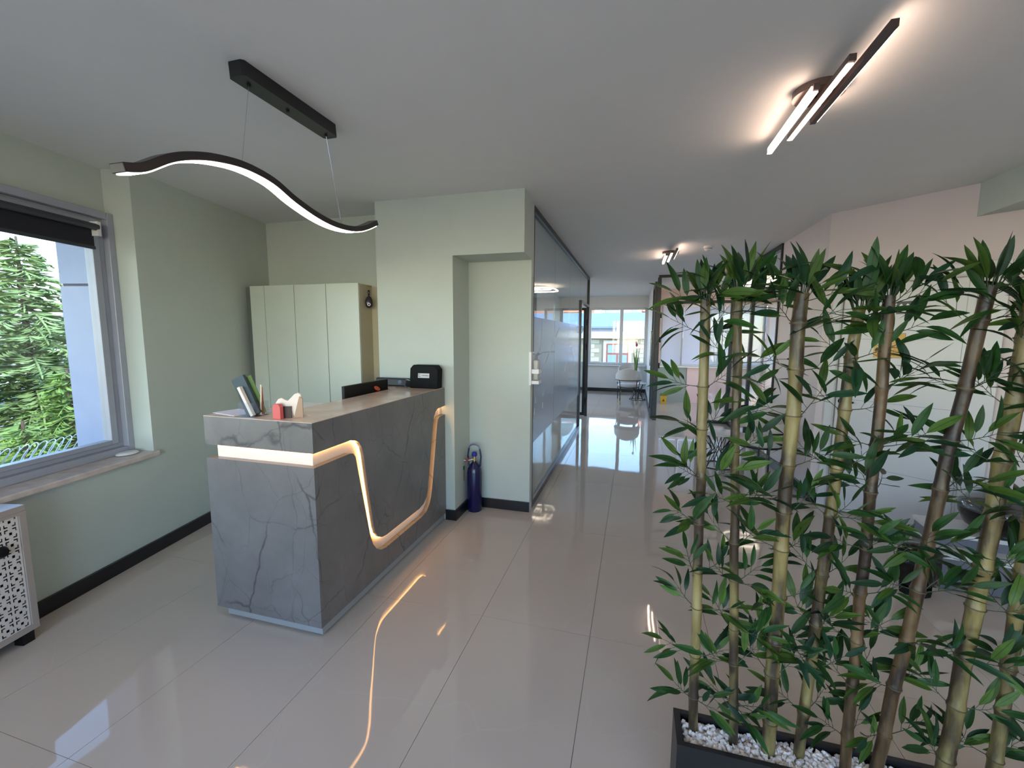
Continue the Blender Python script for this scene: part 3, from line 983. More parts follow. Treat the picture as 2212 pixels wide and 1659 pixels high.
bar_lamp((.75, 2.34, H), 'triple bar ceiling lamp nearest the camera, above the bamboo screen')
bar_lamp((-1.6, -1.3, H), 'added triple bar fill lamp unseen behind the camera, on the window side', LEDFILL)  # added out of view as fill light for the front room
bar_lamp((1.5, -1.3, H), 'added triple bar fill lamp unseen behind the camera, on the door side', LEDFILL)  # second added fill lamp, also out of view
l2 = bar_lamp((.415, 6.12, H), 'smaller looking triple bar ceiling lamp further down the corridor')
# round-cornered ring lamps in the side rooms


def ring_lamp(loc, label, sc=1.):
    t = thing('ring_ceiling_lamp', loc, label, 'lamp', 'ring ceiling lamps in the side rooms')
    for k, r_ in enumerate((.17, .27)):
        rr = r_ * sc
        pts = []
        for i in range(33):
            a_ = 2 * PI * i / 32
            c_, s_ = math.cos(a_), math.sin(a_)
            pts.append((math.copysign(abs(c_) ** .5, c_) * rr, math.copysign(abs(s_) ** .5, s_) * rr, -.06 - .03 * k))
        MB().tube(pts, .014, 6, cap=False).obj('light_ring', LEDW, t, local=True, smooth=True)
    MB().lathe([(.06, -.04), (.06, 0)], 20).obj('base_disc', WHITEG, t, local=True)
    MB().box(-.25, .25, -.01, .01, -.05, -.035).obj('crossbar', WHITEG, t, local=True)
    return t


ring_lamp((-2.1, 9.6, H), 'glowing ring ceiling lamp in the room behind the frosted partition', 1.5)
ring_lamp((-2.5, 6.2, H), 'glowing ring ceiling lamp above the treatment chair', 1.2)
ring_lamp((2.3, 9.4, H), 'glowing ring ceiling lamp in the right hand office', 1.3)
sm = thing('smoke_detector', (.83, 5.86, H), 'white round smoke detector on the corridor ceiling', 'detector')
MB().lathe([(.05, 0), (.055, -.02), (.045, -.025), (.045, -.045), (.03, -.055)], 24).obj('housing', WHITEG, sm, local=True, smooth=True)
MB().lathe([(.0457, -.03), (.0457, -.038)], 24).obj('vent_ring', mat('grey_plastic', (130, 130, 134)), sm, local=True)

# ================================================================== RADIATOR COVER
rc = thing('radiator_cover', (-2.95, 1.1, 0), 'greige radiator cover with geometric fretwork panel under the left window', 'radiator cover')
MRc = Matrix((WS, WD, Vector((0, 0, 1)))).transposed().to_4x4()
MRc.translation = Vector((-2.916, 1.334, 0))    # s=0 right end, d=0 front face
GRE = mat('greige_lacquer', (158, 146, 138), rough=.35, var=.02)
Lr = -1.946
MB().box(Lr, .0, -.0, .185, .685, .715, MRc).obj('top_board', WHITEG if False else GRE, rc, bevel=.002)
f = MB().box(-.028, 0, 0, .02, .06, .685, MRc).box(Lr, Lr + .03, 0, .02, .06, .685, MRc)
f.box(Lr + .03, -.028, 0, .02, .06, .088, MRc).box(Lr + .03, -.028, 0, .02, .67, .685, MRc)
f.obj('front_frame', GRE, rc)
MB().box(-.018, 0, .02, .185, .06, .685, MRc).obj('side_panel', GRE, rc)
MB().box(Lr, Lr + .018, .02, .185, .06, .685, MRc).obj('side_panel', GRE, rc)
for s in (-.07, Lr + .02):
    MB().box(s, s + .05, .01, .06, 0, .06, MRc).obj('foot', BLACKP, rc)
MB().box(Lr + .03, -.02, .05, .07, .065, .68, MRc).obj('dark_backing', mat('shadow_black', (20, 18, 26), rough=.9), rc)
# lattice: bitmap tile with a square hole and four bracket holes
P_ = 16
hole = set()
for i in range(7, 11):
    for j in range(7, 11):
        hole.add((i, j))
for i in range(2, 7):
    for j in (2, 3):
        for (a_, b_) in ((i, j), (j, i)):
            for (p_, q_) in ((a_, b_), (17 - a_, b_), (a_, 17 - b_), (17 - a_, 17 - b_)):
                if p_ < 16 and q_ < 16:
                    hole.add((p_, q_))
pit = .059
u = pit / P_
lat = MB()
ncol, nrow = 8, 10
z00 = .085
for a_ in range(ncol):
    for b_ in range(nrow):
        for j in range(P_):
            run = None
            for i in range(P_ + 1):
                solid = i < P_ and (i, j) not in hole
                if solid and run is None:
                    run = i
                if not solid and run is not None:
                    s1 = -.03 - (a_ * P_ + run) * u
                    s0 = -.03 - (a_ * P_ + i) * u
                    zz = z00 + (b_ * P_ + j) * u
                    lat.box(s0, s1, .008, .013, zz, zz + u, MRc)
                    run = None
lp = lat.obj('fretwork_panel', mat('cream_fretwork', (204, 196, 190), rough=.4, var=.01), rc)
for k in (1, 2, 3):
    place('fretwork_panel', lp.data, rc, WS * (-.472 * k))
MB().lathe([(.026, 0), (.03, .01), (.02, .025)], 16, m=MRc @ Matrix.Translation((-.115, .008, .52)) @ Matrix.Rotation(R(90), 4, 'X')).obj('knob', BLACKP, rc, smooth=True)
pk = MB().lathe([(.045, 0), (.055, .006), (.052, .012), (.042, .018), (.02, .021)], 28, m=ML @ Matrix.Translation((-.10, .10, .735)) @ Matrix.Diagonal((1.3, 1, 1, 1))).obj('white_puck', WHITEG, smooth=True)
tag(pk, 'white oval puck lying on the window sill corner', 'puck')

# ================================================================== OXYGEN CYLINDER
oc = thing('oxygen_cylinder', (-1.335, 3.505, 0), 'dark navy oxygen cylinder with regulator standing in the alcove', 'cylinder')
NAVY = mat('navy_paint', (16, 16, 62), rough=.25)
MB().lathe([(.06, 0), (.066, .01), (.066, .35), (.060, .39), (.045, .42), (.02, .445), (.018, .455)], 28, (-1.335, 3.505, 0)).obj('tank', NAVY, oc, smooth=True)
MB().lathe([(.014, .455), (.014, .50)], 12, (-1.335, 3.505, 0)).obj('valve_stem', GOLD, oc)
MB().lathe([(.022, .50), (.026, .51), (.024, .53), (.01, .54)], 16, (-1.335, 3.505, 0)).obj('valve_knob', mat('blue_plastic', (36, 42, 140), rough=.3), oc, smooth=True)
for sx in (-1, 1):
    MB().tube([(-1.335 + sx * .055, 3.505, .41), (-1.335 + sx * .062, 3.505, .50), (-1.335 + sx * .050, 3.505, .57)], .008, 8).obj('guard_post', NAVY, oc, smooth=True)
MB().tube([(-1.335 + .05 * math.cos(t), 3.505, .57 + .035 * math.sin(t)) for t in [PI * i / 10 for i in range(11)]], .007, 8).obj('carry_handle', mat('grey_violet_plastic', (110, 108, 140), rough=.3), oc, smooth=True)
MB().tube([(-1.335, 3.49, .475), (-1.40, 3.47, .46), (-1.44, 3.46, .47)], .011, 8).obj('regulator_pipe', CHROME, oc, smooth=True)
MB().lathe([(.012, -.014), (.014, .014)], 12, m=Matrix.Translation((-1.385, 3.465, .475)) @ Matrix.Rotation(R(90), 4, 'X')).obj('pressure_gauge', mat('red_gauge', (150, 60, 50), rough=.3), oc)
MB().tube([(-1.44, 3.46, .46), (-1.452, 3.455, .54), (-1.458, 3.45, .575)], .005, 8).obj('flow_tube', acl, oc, smooth=True)
MB().lathe([(.009, 0), (.009, .016)], 10, (-1.458, 3.45, .572)).obj('tube_cap', mat('green_plastic', (24, 92, 58), rough=.3), oc)
MB().lathe([(.022, .38), (.024, .415)], 16, (-1.435, 3.46, 0)).obj('humidifier_cap', mat('green_plastic', (24, 92, 58)), oc, smooth=True)
MB().lathe([(.014, .27), (.022, .285), (.022, .378)], 16, (-1.435, 3.46, 0)).obj('humidifier_bottle', glass('clear_plastic', (.85, .92, .88), .15), oc, smooth=True)

# ================================================================== DOOR IN THE ANGLED WALL
dr = bpy.data.objects.new('door_1', None)
COL.objects.link(dr)
dr.location = MD @ Vector((.6, 0, 0))
struct(dr)
DW = mat('white_door', (206, 204, 204), rough=.3, var=.01)
MB().box(.085, .15, -.035, .0, 0, 2.11, MD).box(.99, 1.13, -.035, .0, 0, 2.11, MD).box(.15, .99, -.035, .0, 2.025, 2.11, MD).obj('door_frame', DW, dr, bevel=.004)
MB().box(.15, .163, -.045, -.035, 0, 2.025, MD).box(.985, .998, -.045, -.035, 0, 2.025, MD).box(.163, .985, -.045, -.035, 2.012, 2.025, MD).obj('architrave', mat('white_door_edge', (186, 184, 184), rough=.3), dr)
lf = MB().box(.168, .978, -.022, .0, .012, 2.005, MD).obj('door_leaf', DW, dr)
gv = MB()
for s in (.25, .93):
    gv.box(s, s + .003, -.0228, -.022, .012, 2.005, MD)
for z in (.45, 1.02, 1.55):
    gv.box(.168, .978, -.0228, -.022, z, z + .003, MD)
gv.obj('groove', mat('groove_grey', (150, 150, 154), rough=.6), lf)
hd = MB().lathe([(.024, 0), (.024, .012)], 16, m=MD @ Matrix.Translation((.21, -.022, 1.0)) @ Matrix.Rotation(R(90), 4, 'X')).box(.20, .31, -.06, -.045, .992, 1.008, MD).box(.203, .217, -.06, -.022, .992, 1.008, MD)
hd.obj('door_handle', BLACKP, lf)
hg = MB()
for z in (.35, 1.5):
    hg.tube([MD @ Vector((.982, -.03, z - .05)), MD @ Vector((.982, -.03, z + .05))], .008, 8)
hg.obj('door_hinge', ALU, lf)


def on_door(s, z, dd_=-.0235):
    # text plane: x along wall, y up, facing out of the wall
    m = Matrix((DU, Vector((0, 0, 1)), -DN)).transposed().to_4x4()
    m.translation = MD @ Vector((s, dd_, z))
    return m


def sq(s0, s1, z0, z1, d0=-.0232, d1=-.0222):
    return MB().box(s0, s1, d0, d1, z0, z1, MD)


S1 = thing('door_sign', MD @ Vector((.53, -.02, 1.77)), 'grey and black sign with lettering and trefoil near the door top', 'sign')
sq(.36, .53, 1.765, 1.85, -.0245, -.0222).obj('plate', mat('silver_sign', (176, 180, 184), rough=.2), S1)
sq(.53, .64, 1.755, 1.855, -.0245, -.0222).obj('black_plate', mat('sign_black', (30, 28, 38), rough=.3), S1)
text_mesh('lettering', 'YCAL', .024, BLACKP, S1, on_door(.455, 1.825, -.0250), bold=.0006)
text_mesh('lettering', 'OLOJ\u0130', .026, BLACKP, S1, on_door(.465, 1.79, -.0250), bold=.0006)


def trefoil(cx, cz, r_, m_, par, dd_):
    t = MB()
    mm = on_door(cx, cz, dd_)
    for k in range(3):
        a0 = R(-90 + 120 * k)
        pts = [(r_ * .30 * math.cos(a0 + R(x)), r_ * .30 * math.sin(a0 + R(x))) for x in (-30, 0, 30)] + [(r_ * math.cos(a0 + R(x)), r_ * math.sin(a0 + R(x))) for x in (30, 15, 0, -15, -30)]
        t.prism(pts, lambda a_, b_: mm @ Vector((a_, b_, 0)), lambda a_, b_: mm @ Vector((a_, b_, .0006)))
    t.prism([(r_ * .18 * math.cos(R(30 * i)), r_ * .18 * math.sin(R(30 * i))) for i in range(12)], lambda a_, b_: mm @ Vector((a_, b_, 0)), lambda a_, b_: mm @ Vector((a_, b_, .0006)))
    return t.obj('trefoil_symbol', m_, par)


trefoil(.578, 1.806, .036, WHITEG, S1, -.0250)
S2 = thing('warning_sign', MD @ Vector((.5, -.02, 1.42)), 'yellow radiation warning sign with trefoil and text on the white door', 'sign')
YEL = mat('yellow_sign', (216, 170, 84), rough=.45, var=.03)
BRN = mat('brown_print', (84, 58, 42), rough=.5)
sq(.405, .605, 1.40, 1.505).obj('plate', YEL, S2)
for (a_, b_, c_, d_) in ((.405, .605, 1.503, 1.505), (.405, .605, 1.40, 1.4015), (.603, .605, 1.40, 1.505)):
    sq(a_, b_, c_, d_, -.0238, -.0232).obj('border', BRN, S2)
trefoil(.447, 1.455, .034, BRN, S2, -.0236)
for (s_, z_, sz, tx, bo) in ((.545, 1.486, .016, 'HAM\u0130LELER', .0004), (.545, 1.472, .009, 've', 0), (.545, 1.458, .009, 'HAM\u0130LEL\u0130K \u015e\u00dcPHES\u0130 OLANLAR', 0), (.545, 1.444, .009, 'R\u00d6NTGEN \u00c7EK\u0130M\u0130NDEN \u00d6NCE', 0), (.545, 1.424, .016, 'TEKN\u0130SYENE', .0004)):
    text_mesh('lettering', tx, sz * (.72 if len(tx) > 12 else 1), BRN, S2, on_door(s_, z_, -.0236), bold=bo)
S3 = thing('warning_sign', MD @ Vector((.5, -.02, 1.51)), 'second yellow notice mounted directly above the radiation warning sign', 'sign')
sq(.405, .605, 1.512, 1.60).obj('plate', YEL, S3)
for (a_, b_, c_, d_) in ((.405, .605, 1.598, 1.60), (.405, .605, 1.512, 1.5135), (.603, .605, 1.512, 1.60)):
    sq(a_, b_, c_, d_, -.0238, -.0232).obj('border', BRN, S3)

# ================================================================== CHAIRS
CRM = mat('cream_leatherette', (196, 188, 180), rough=.5, var=.03)


def lounge_chair(loc, rz, label, group=None):
    """back towards local +y, seat opens towards -y"""
    t = thing('lounge_chair', loc, label, 'chair', group, rz)
    n = 24
    seat = MB().lathe([(.20, .40), (.235, .41), (.245, .435), (.235, .46), (.17, .478), (.05, .485)], n)
    seat.obj('seat', CRM, t, smooth=True, local=True)
    ring = MB().tube([(.235 * math.cos(2 * PI * i / n), .235 * math.sin(2 * PI * i / n), .39) for i in range(n + 1)], .011, 6, cap=False)
    ring.obj('seat_ring', BLACKM, t, smooth=True, local=True)
    # wrap-around backrest: thick curved band, higher in the middle
    vs, fs = [], []
    N = 26
    for i in range(N + 1):
        a_ = R(-28 + 236 * i / N)
        q = math.sin(math.pi * i / N)
        top_ = .66 + .17 * max(0, (q - .35) / .65) ** 1.4
        bot = .55 - .04 * q
        ro = .275 + .01 * q
        for r_, z in ((ro, bot), (ro + .012, (bot + top_) / 2), (ro + .02 * q, top_), (ro - .022 + .02 * q, top_ + .004), (ro - .042, (bot + top_) / 2), (ro - .035, bot)):
            vs.append((r_ * math.cos(a_), r_ * math.sin(a_), z))
    for i in range(N):
        for k in range(6):
            fs.append((6 * i + k, 6 * i + (k + 1) % 6, 6 * i + 6 + (k + 1) % 6, 6 * i + 6 + k))
    fs += [(0, 1, 2, 3, 4, 5), tuple(6 * N + k for k in (5, 4, 3, 2, 1, 0))]
    MB().add(vs, fs).obj('backrest', CRM, t, smooth=True, local=True)
    rail = MB().tube([(.292 * math.cos(R(-24 + 228 * i / 20)), .292 * math.sin(R(-24 + 228 * i / 20)), .56) for i in range(21)], .010, 6)
    rail.obj('back_rail', BLACKM, t, smooth=True, local=True)
    for a_ in (-24, 48, 132, 204):
        c_, s_ = math.cos(R(a_)), math.sin(R(a_))
        lg_ = MB().tube([(.29 * c_, .29 * s_, .56), (.262 * c_, .262 * s_, .39), (.262 * c_, .262 * s_, .09)], .010, 6)
        o = lg_.obj('leg', BLACKM, t, smooth=True, local=True)
        MB().tube([(.262 * c_, .262 * s_, .09), (.262 * c_, .262 * s_, 0)], [.011, .008], 6).obj('brass_tip', GOLD, o, local=True)
    return t


lounge_chair((1.36, 5.22, 0), R(-58), 'cream tub chair nearest the camera, against the pink corridor wall behind the bamboo')
lounge_chair((-.10, 10.30, 0), R(180), 'cream tub chair in the far hall, nearest of the group', 'cream tub chairs in the far hall')
lounge_chair((-.10, 11.75, 0), R(10), 'cream tub chair in the far hall standing under the window', 'cream tub chairs in the far hall')


def wire_table(loc, label, group='wire base side tables'):
    t = thing('side_table', loc, label, 'table', group)
    MB().lathe([(.20, .40), (.21, .405), (.21, .42), (.20, .425)], 28).obj('table_top', WHITEG, t, smooth=True, local=True)
    n = 8
    top_ = [(.18 * math.cos(2 * PI * i / n), .18 * math.sin(2 * PI * i / n), .40) for i in range(n)]
    mid = [(.07 * math.cos(2 * PI * (i + .5) / n), .07 * math.sin(2 * PI * (i + .5) / n), .2) for i in range(n)]
    bot = [(.19 * math.cos(2 * PI * i / n), .19 * math.sin(2 * PI * i / n), .006) for i in range(n)]
    for i in range(n):
        MB().tube([top_[i], mid[i], bot[(i + 1) % n]], .005, 5).obj('wire', BLACKM, t, local=True)
        MB().tube([top_[(i + 1) % n], mid[i], bot[i]], .005, 5).obj('wire', BLACKM, t, local=True)
    MB().tube(bot + [bot[0]], .006, 5, cap=False).obj('base_ring', BLACKM, t, local=True)
    return t


wire_table((.12, 11.0, 0), 'white topped wire side table among the far hall chairs')
wire_table((1.02, 5.60, 0), 'white topped wire side table beside the near tub chair')


def blade(m, p, h, lean, wd):
    p = Vector(p)
    n = 5
    sd_ = Vector((-lean[1], lean[0], 0))
    sd_ = sd_.normalized() if sd_.length > .01 else Vector((1, 0, 0))
    L_ = []
    for i in range(n + 1):
        t = i / n
        c_ = p + Vector((lean[0] * t * t, lean[1] * t * t, h * t))
        ww = wd * (1 - t ** 2.2) * .5 + .0008
        L_ += [c_ - sd_ * ww, c_ + Vector((lean[1], -lean[0], 0)).normalized() * 0 + sd_ * ww]
    m.add(L_, [(2 * i, 2 * i + 1, 2 * i + 3, 2 * i + 2) for i in range(n)])


GRN = mat('dark_plant_green', (58, 84, 50), rough=.45)
GRN2 = mat('fern_green', (84, 116, 64), rough=.5)
vp = thing('potted_plant', (.06, 10.97, .425), 'slim upright green plants in a white vase on the far wire table', 'plant')
MB().lathe([(.035, 0), (.05, .05), (.045, .13), (.03, .16), (.034, .17)], 20).obj('vase', mat('grey_white_glaze', (190, 190, 196), rough=.2), vp, smooth=True, local=True)
for k in range(7):
    m = MB()
    a_ = k * 2.4
    blade(m, (.012 * math.cos(a_), .012 * math.sin(a_), .1), .62 + .09 * (k % 3), (.09 * math.cos(a_), .09 * math.sin(a_)), .05)
    m.obj('leaf', GRN if k % 2 else mat('light_plant_green', (120, 150, 84), rough=.5), vp, local=True)
MB().lathe([(.006, .88), (.03, .91), (.024, .95), (.004, .98)], 10).obj('flower', mat('magenta_petal', (176, 60, 104), rough=.5), vp, smooth=True, local=True)

# bin
bn = thing('sharps_bin', (.70, 10.55, 0), 'yellow medical waste bin with red lid on the office floor', 'bin')
MB().lathe([(.085, 0), (.10, .19)], 4, m=Matrix.Rotation(R(45), 4, 'Z')).obj('body', mat('yellow_plastic', (206, 160, 40), rough=.4), bn, local=True)
MB().lathe([(.108, .19), (.108, .205), (.095, .225)], 4, m=Matrix.Rotation(R(45), 4, 'Z')).obj('lid', mat('red_brown_plastic', (150, 66, 40), rough=.4), bn, local=True)
tr_ = MB().prism([(-.03, .06), (.03, .06), (0, .12)], lambda a_, b_: (a_, -.0685 - b_ * .05, b_), lambda a_, b_: (a_, -.0695 - b_ * .05, b_))
tr_.obj('warning_label', BRN, bn, local=True)

# palm in the right screened room
fp = thing('potted_palm', (2.13, 8.0, 0), 'feathery green palm in a pot behind the bamboo near the office screen', 'plant')
MB().lathe([(.11, 0), (.15, .26), (.155, .28), (.14, .28), (.13, .25)], 24).obj('pot', mat('dark_pot', (56, 54, 58), rough=.4), fp, smooth=True, local=True)
rp_ = random.Random(9)
for k in range(13):
    a_ = k * 2.39 + .3
    reach, hh = rp_.uniform(.22, .42), rp_.uniform(.75, 1.2)
    pts = []
    for i in range(9):
        t = i / 8
        pts.append(Vector((reach * math.cos(a_) * t ** 1.5, reach * math.sin(a_) * t ** 1.5, .25 + (hh - .25) * (t - .25 * max(0, t - .5) ** 1.2))))
    m = MB().tube(pts, [.004 * (1 - .08 * i) for i in range(9)], 4)
    for i in range(3, 9):
        for half in (0, .5):
            p = pts[i - 1].lerp(pts[i], half)
            d = (pts[i] - pts[i - 1]).normalized()
            for sg in (-1, 1):
                o_ = Vector((-math.sin(a_), math.cos(a_), 0)) * sg
                tip = p + o_ * .11 * (1.2 - i / 11) + d * .05
                w_ = d * .008
                m.add([p - w_, p + w_, tip], [(0, 1, 2)])
    m.obj('frond', GRN2, fp, local=True)

# treatment chair behind the frosted film
tc = thing('treatment_chair', (-2.0, 6.6, 0), 'grey padded reclining treatment chair behind the frosted glass', 'chair')
PADG = mat('grey_padding', (92, 98, 110), rough=.4)
MB().box(-.28, .28, -.25, .45, .48, .60).obj('seat', PADG, tc, bevel=.04, local=True)
MB().box(-.26, .26, 0, .14, 0, .75, Matrix.Translation((0, .42, .58)) @ Matrix.Rotation(R(-50), 4, 'X')).obj('backrest', PADG, tc, bevel=.04, local=True)
MB().box(-.24, .24, -.85, -.22, .44, .54).obj('leg_rest', PADG, tc, bevel=.04, local=True)
MB().lathe([(.30, 0), (.30, .04), (.10, .08), (.09, .48)], 24).obj('base', WHITEG, tc, local=True, smooth=True)
for sx in (-1, 1):
    MB().box(sx * .33 - .03, sx * .33 + .03, -.15, .35, .68, .73).box(sx * .33 - .02, sx * .33 + .02, .2, .3, .5, .68).obj('armrest', PADG, tc, bevel=.015, local=True)

# ================================================================== RIGHT: LOW GREY BENCH WITH DARK BOWL, BLACK DEVICE
GB = mat('grey_bench', (112, 112, 120), rough=.3)
WE = mat('white_edge', (206, 204, 202), rough=.3)
rb_ = thing('low_bench', (2.3, 3.25, 0), 'low stepped grey bench with white edges in front of the white door', 'bench')
MBn = Matrix.Translation((1.90, 3.17, 0)) @ Matrix.Rotation(R(-6), 4, 'Z')
MB().box(0, .85, .01, .40, .01, .205, MBn).obj('lower_block', GB, rb_)
MB().box(-.005, .86, 0, .42, .205, .235, MBn).obj('lower_board', WE, rb_)
MB().box(.0, .85, .14, .40, .235, .30, MBn).obj('upper_block', GB, rb_)
MB().box(-.005, .86, .12, .42, .30, .325, MBn).obj('upper_board', WE, rb_)
MB().box(.02, .84, .03, .38, 0, .01, MBn).obj('base_strip', BLACKP, rb_)
bw_ = thing('smoked_bowl', (2.28, 3.36, .325), 'large round smoked glass bowl with black lining resting on the low bench', 'bowl')
MB().lathe([(.10, .0), (.17, .05), (.20, .12), (.205, .16), (.195, .16), (.18, .10), (.10, .03)], 32).obj('black_bowl', mat('black_gloss', (8, 8, 10), rough=.12), bw_, smooth=True, local=True)
dome = []
for i in range(9):
    t = i / 8 * PI / 2
    dome.append((.205 * math.cos(t) + .001, .162 + .11 * math.sin(t)))
MB().lathe(dome, 32).obj('smoked_dome', glass('smoked_glass', (.55, .56, .58), .10), bw_, smooth=True, local=True)
MB().tube([(.206 * math.cos(2 * PI * i / 36), .206 * math.sin(2 * PI * i / 36), .163) for i in range(37)], .005, 6, cap=False).obj('rim', mat('dark_grey_metal', (52, 52, 60)), bw_, smooth=True, local=True)
bd = thing('black_pedal_bin', (1.72, 3.08, 0), 'rounded black device with chrome clips on the floor left of the low bench', 'device')
MB().lathe([(.075, .05), (.10, .10), (.115, .20), (.11, .28), (.08, .31), (.02, .32)], 10, m=Matrix.Diagonal((1, .7, 1, 1))).obj('shell', mat('black_gloss', (8, 8, 10)), bd, smooth=True, local=True)
MB().lathe([(.08, 0), (.085, .05)], 10, m=Matrix.Diagonal((1, .7, 1, 1))).obj('base', BLACKP, bd, local=True)
for (a_, b_) in ((-.07, .12), (-.02, .08), (.04, .06)):
    MB().box(a_, a_ + .022, -.078, -.064, b_, b_ + .03).obj('chrome_clip', CHROME, bd, local=True)

# ================================================================== PLANTER AND BAMBOO SCREEN
pt = thing('planter_box', (.74, 1.378, 0), 'long black planter trough filled with white pebbles', 'planter')
PX0, PX1, PY0, PY1, PZ = .173, 1.33, 1.308, 1.448, .30
PM = mat('matte_black_planter', (24, 24, 27), rough=.4, var=.05)
MB().box(PX0, PX1, PY0, PY0 + .016, 0, PZ).obj('front_board', PM, pt)
MB().box(PX0, PX1, PY1 - .016, PY1, 0, PZ).obj('back_board', PM, pt)
MB().box(PX0, PX0 + .02, PY0 + .016, PY1 - .016, 0, PZ).obj('end_board', PM, pt)
MB().box(PX1 - .02, PX1, PY0 + .016, PY1 - .016, 0, PZ).obj('end_board', PM, pt)
MB().box(PX0 + .02, PX1 - .02, PY0 + .016, PY1 - .016, .02, .262).obj('filling', mat('grey_filling', (120, 114, 108), rough=.9), pt)
PEB = mat('white_pebble', (236, 230, 226), rough=.6, var=.10, vscale=30, objrand=.12)
rp = random.Random(21)
peb = []
import bmesh
for k in range(6):
    bmm = bmesh.new()
    bmesh.ops.create_icosphere(bmm, subdivisions=1, radius=.0085)
    for v in bmm.verts:
        v.co *= rp.uniform(.7, 1.25)
        v.co.z *= .75
    me = bpy.data.meshes.new('pebble')
    bmm.to_mesh(me)
    bmm.free()
    me.materials.append(PEB)
    peb.append(me)
SPOT = []
for k in range(3000):
    SPOT.append((rp.uniform(PX0 + .028, PX1 - .028), rp.uniform(PY0 + .023, PY1 - .023), rp.uniform(.264, .284)))
SPOT.sort(key=lambda p: p[0])
# the pebbles the photograph shows lie at the left end: those are single stones
near = [p for p in SPOT if p[0] < .62]
rp.shuffle(near)
near.sort(key=lambda p: -p[2])
single = near[:300]
rest = near[300:] + [p for p in SPOT if p[0] >= .62]
for p in single:
    place('pebble', rp.choice(peb), pt, Vector((p[0], p[1], p[2] + .002)) - pt.location, (rp.uniform(0, 6), rp.uniform(0, 6), rp.uniform(0, 6)))
gm_ = MB()
for p in rest:
    me = rp.choice(peb)
    rot = Matrix.Rotation(rp.uniform(0, 6), 4, 'Z') @ Matrix.Rotation(rp.uniform(0, 6), 4, 'X')
    gm_.add([rot @ v.co + Vector(p) for v in me.vertices], [tuple(f_.vertices) for f_ in me.polygons])
go = gm_.obj('pebbles', PEB, pt)
go['kind'] = 'stuff'

LEAF = mat('bamboo_leaf_green', (33, 62, 26), rough=.45, var=.25, vscale=30, objrand=.35, spec=.2)
LEAFB = mat('bamboo_leaf_blue_green', (27, 54, 34), rough=.42, var=.2, vscale=30, objrand=.3, spec=.2)
LEAFY = mat('bamboo_leaf_light_green', (60, 84, 32), rough=.45, var=.2, vscale=30, objrand=.25, spec=.2)
for m_ in (LEAF, LEAFB, LEAFY):
    # darker midrib: generated coordinate across the leaf
    n, l = m_.node_tree.nodes, m_.node_tree.links
    b_ = n['Principled BSDF']
    tc_ = n.new('ShaderNodeTexCoord')
    sx_ = n.new('ShaderNodeSeparateXYZ')
    l.new(tc_.outputs['Generated'], sx_.inputs[0])
    m1 = n.new('ShaderNodeMath')
    m1.operation = 'SUBTRACT'
    m1.inputs[1].default_value = .5
    l.new(sx_.outputs[1], m1.inputs[0])
    m2 = n.new('ShaderNodeMath')
    m2.operation = 'ABSOLUTE'
    l.new(m1.outputs[0], m2.inputs[0])
    mr = n.new('ShaderNodeMapRange')
    mr.inputs[1].default_value = .015
    mr.inputs[2].default_value = .05
    mr.inputs[3].default_value = .45
    mr.inputs[4].default_value = 1
    l.new(m2.outputs[0], mr.inputs[0])
    vm = n.new('ShaderNodeVectorMath')
    vm.operation = 'SCALE'
    src = b_.inputs['Base Color'].links[0].from_socket
    l.new(src, vm.inputs[0])
    l.new(mr.outputs[0], vm.inputs['Scale'])
    l.new(vm.outputs[0], b_.inputs['Base Color'])
STEM = mat('branch_dark_green', (44, 58, 34), rough=.5)


def leaf_mesh(curl, wid, m, twist=0.):
    """unit length along +x, widest near the stalk, slightly folded along the midrib"""
    n = 7
    prof = [0.06, .66, .92, 1., .94, .76, .46, .02]
    vs, fs = [], []
    for i in range(n + 1):
        t = i / n
        w_ = wid * prof[i]
        z = -curl * t * t
        tw = twist * t
        for sy in (-1, 0, 1):
            yy = sy * w_
            zz = abs(sy) * w_ * .28
            vs.append((t, yy * math.cos(tw) - zz * math.sin(tw), z + yy * math.sin(tw) + zz * math.cos(tw)))
    for i in range(n):
        for k in range(2):
            fs.append((3 * i + k, 3 * i + k + 1, 3 * i + k + 4, 3 * i + k + 3))
    me = bpy.data.meshes.new('leaf')
    me.from_pydata(vs, [], fs)
    me.materials.append(m)
    for p in me.polygons:
        p.use_smooth = True
    return me


LM = [leaf_mesh(c, w_, m, tw) for m in (LEAF, LEAF, LEAFB, LEAFY) for (c, w_, tw) in ((.12, .115, 0), (.3, .125, .3), (-.05, .11, -.3), (.45, .12, .5))]
rb2 = random.Random(77)


def basis(d, up_=Vector((0, 0, 1)), rollr=0.):
    d = d.normalized()
    y = up_.cross(d)
    if y.length < 1e-3:
        y = Vector((0, 1, 0))
    y.normalize()
    z = d.cross(y)
    m = Matrix((d, y, z)).transposed()
    return (m @ Matrix.Rotation(rollr, 3, 'X')).to_4x4()


def add_leaf(parent, p, d, ln):
    o = bpy.data.objects.new('leaf', rb2.choice(LM))
    COL.objects.link(o)
    o.parent = parent
    m = basis(d, Vector((0, -.55, .85)), rb2.uniform(-.7, .7))
    o.rotation_euler = m.to_euler()
    o.location = p
    o.scale = (ln, ln, ln)
    return o


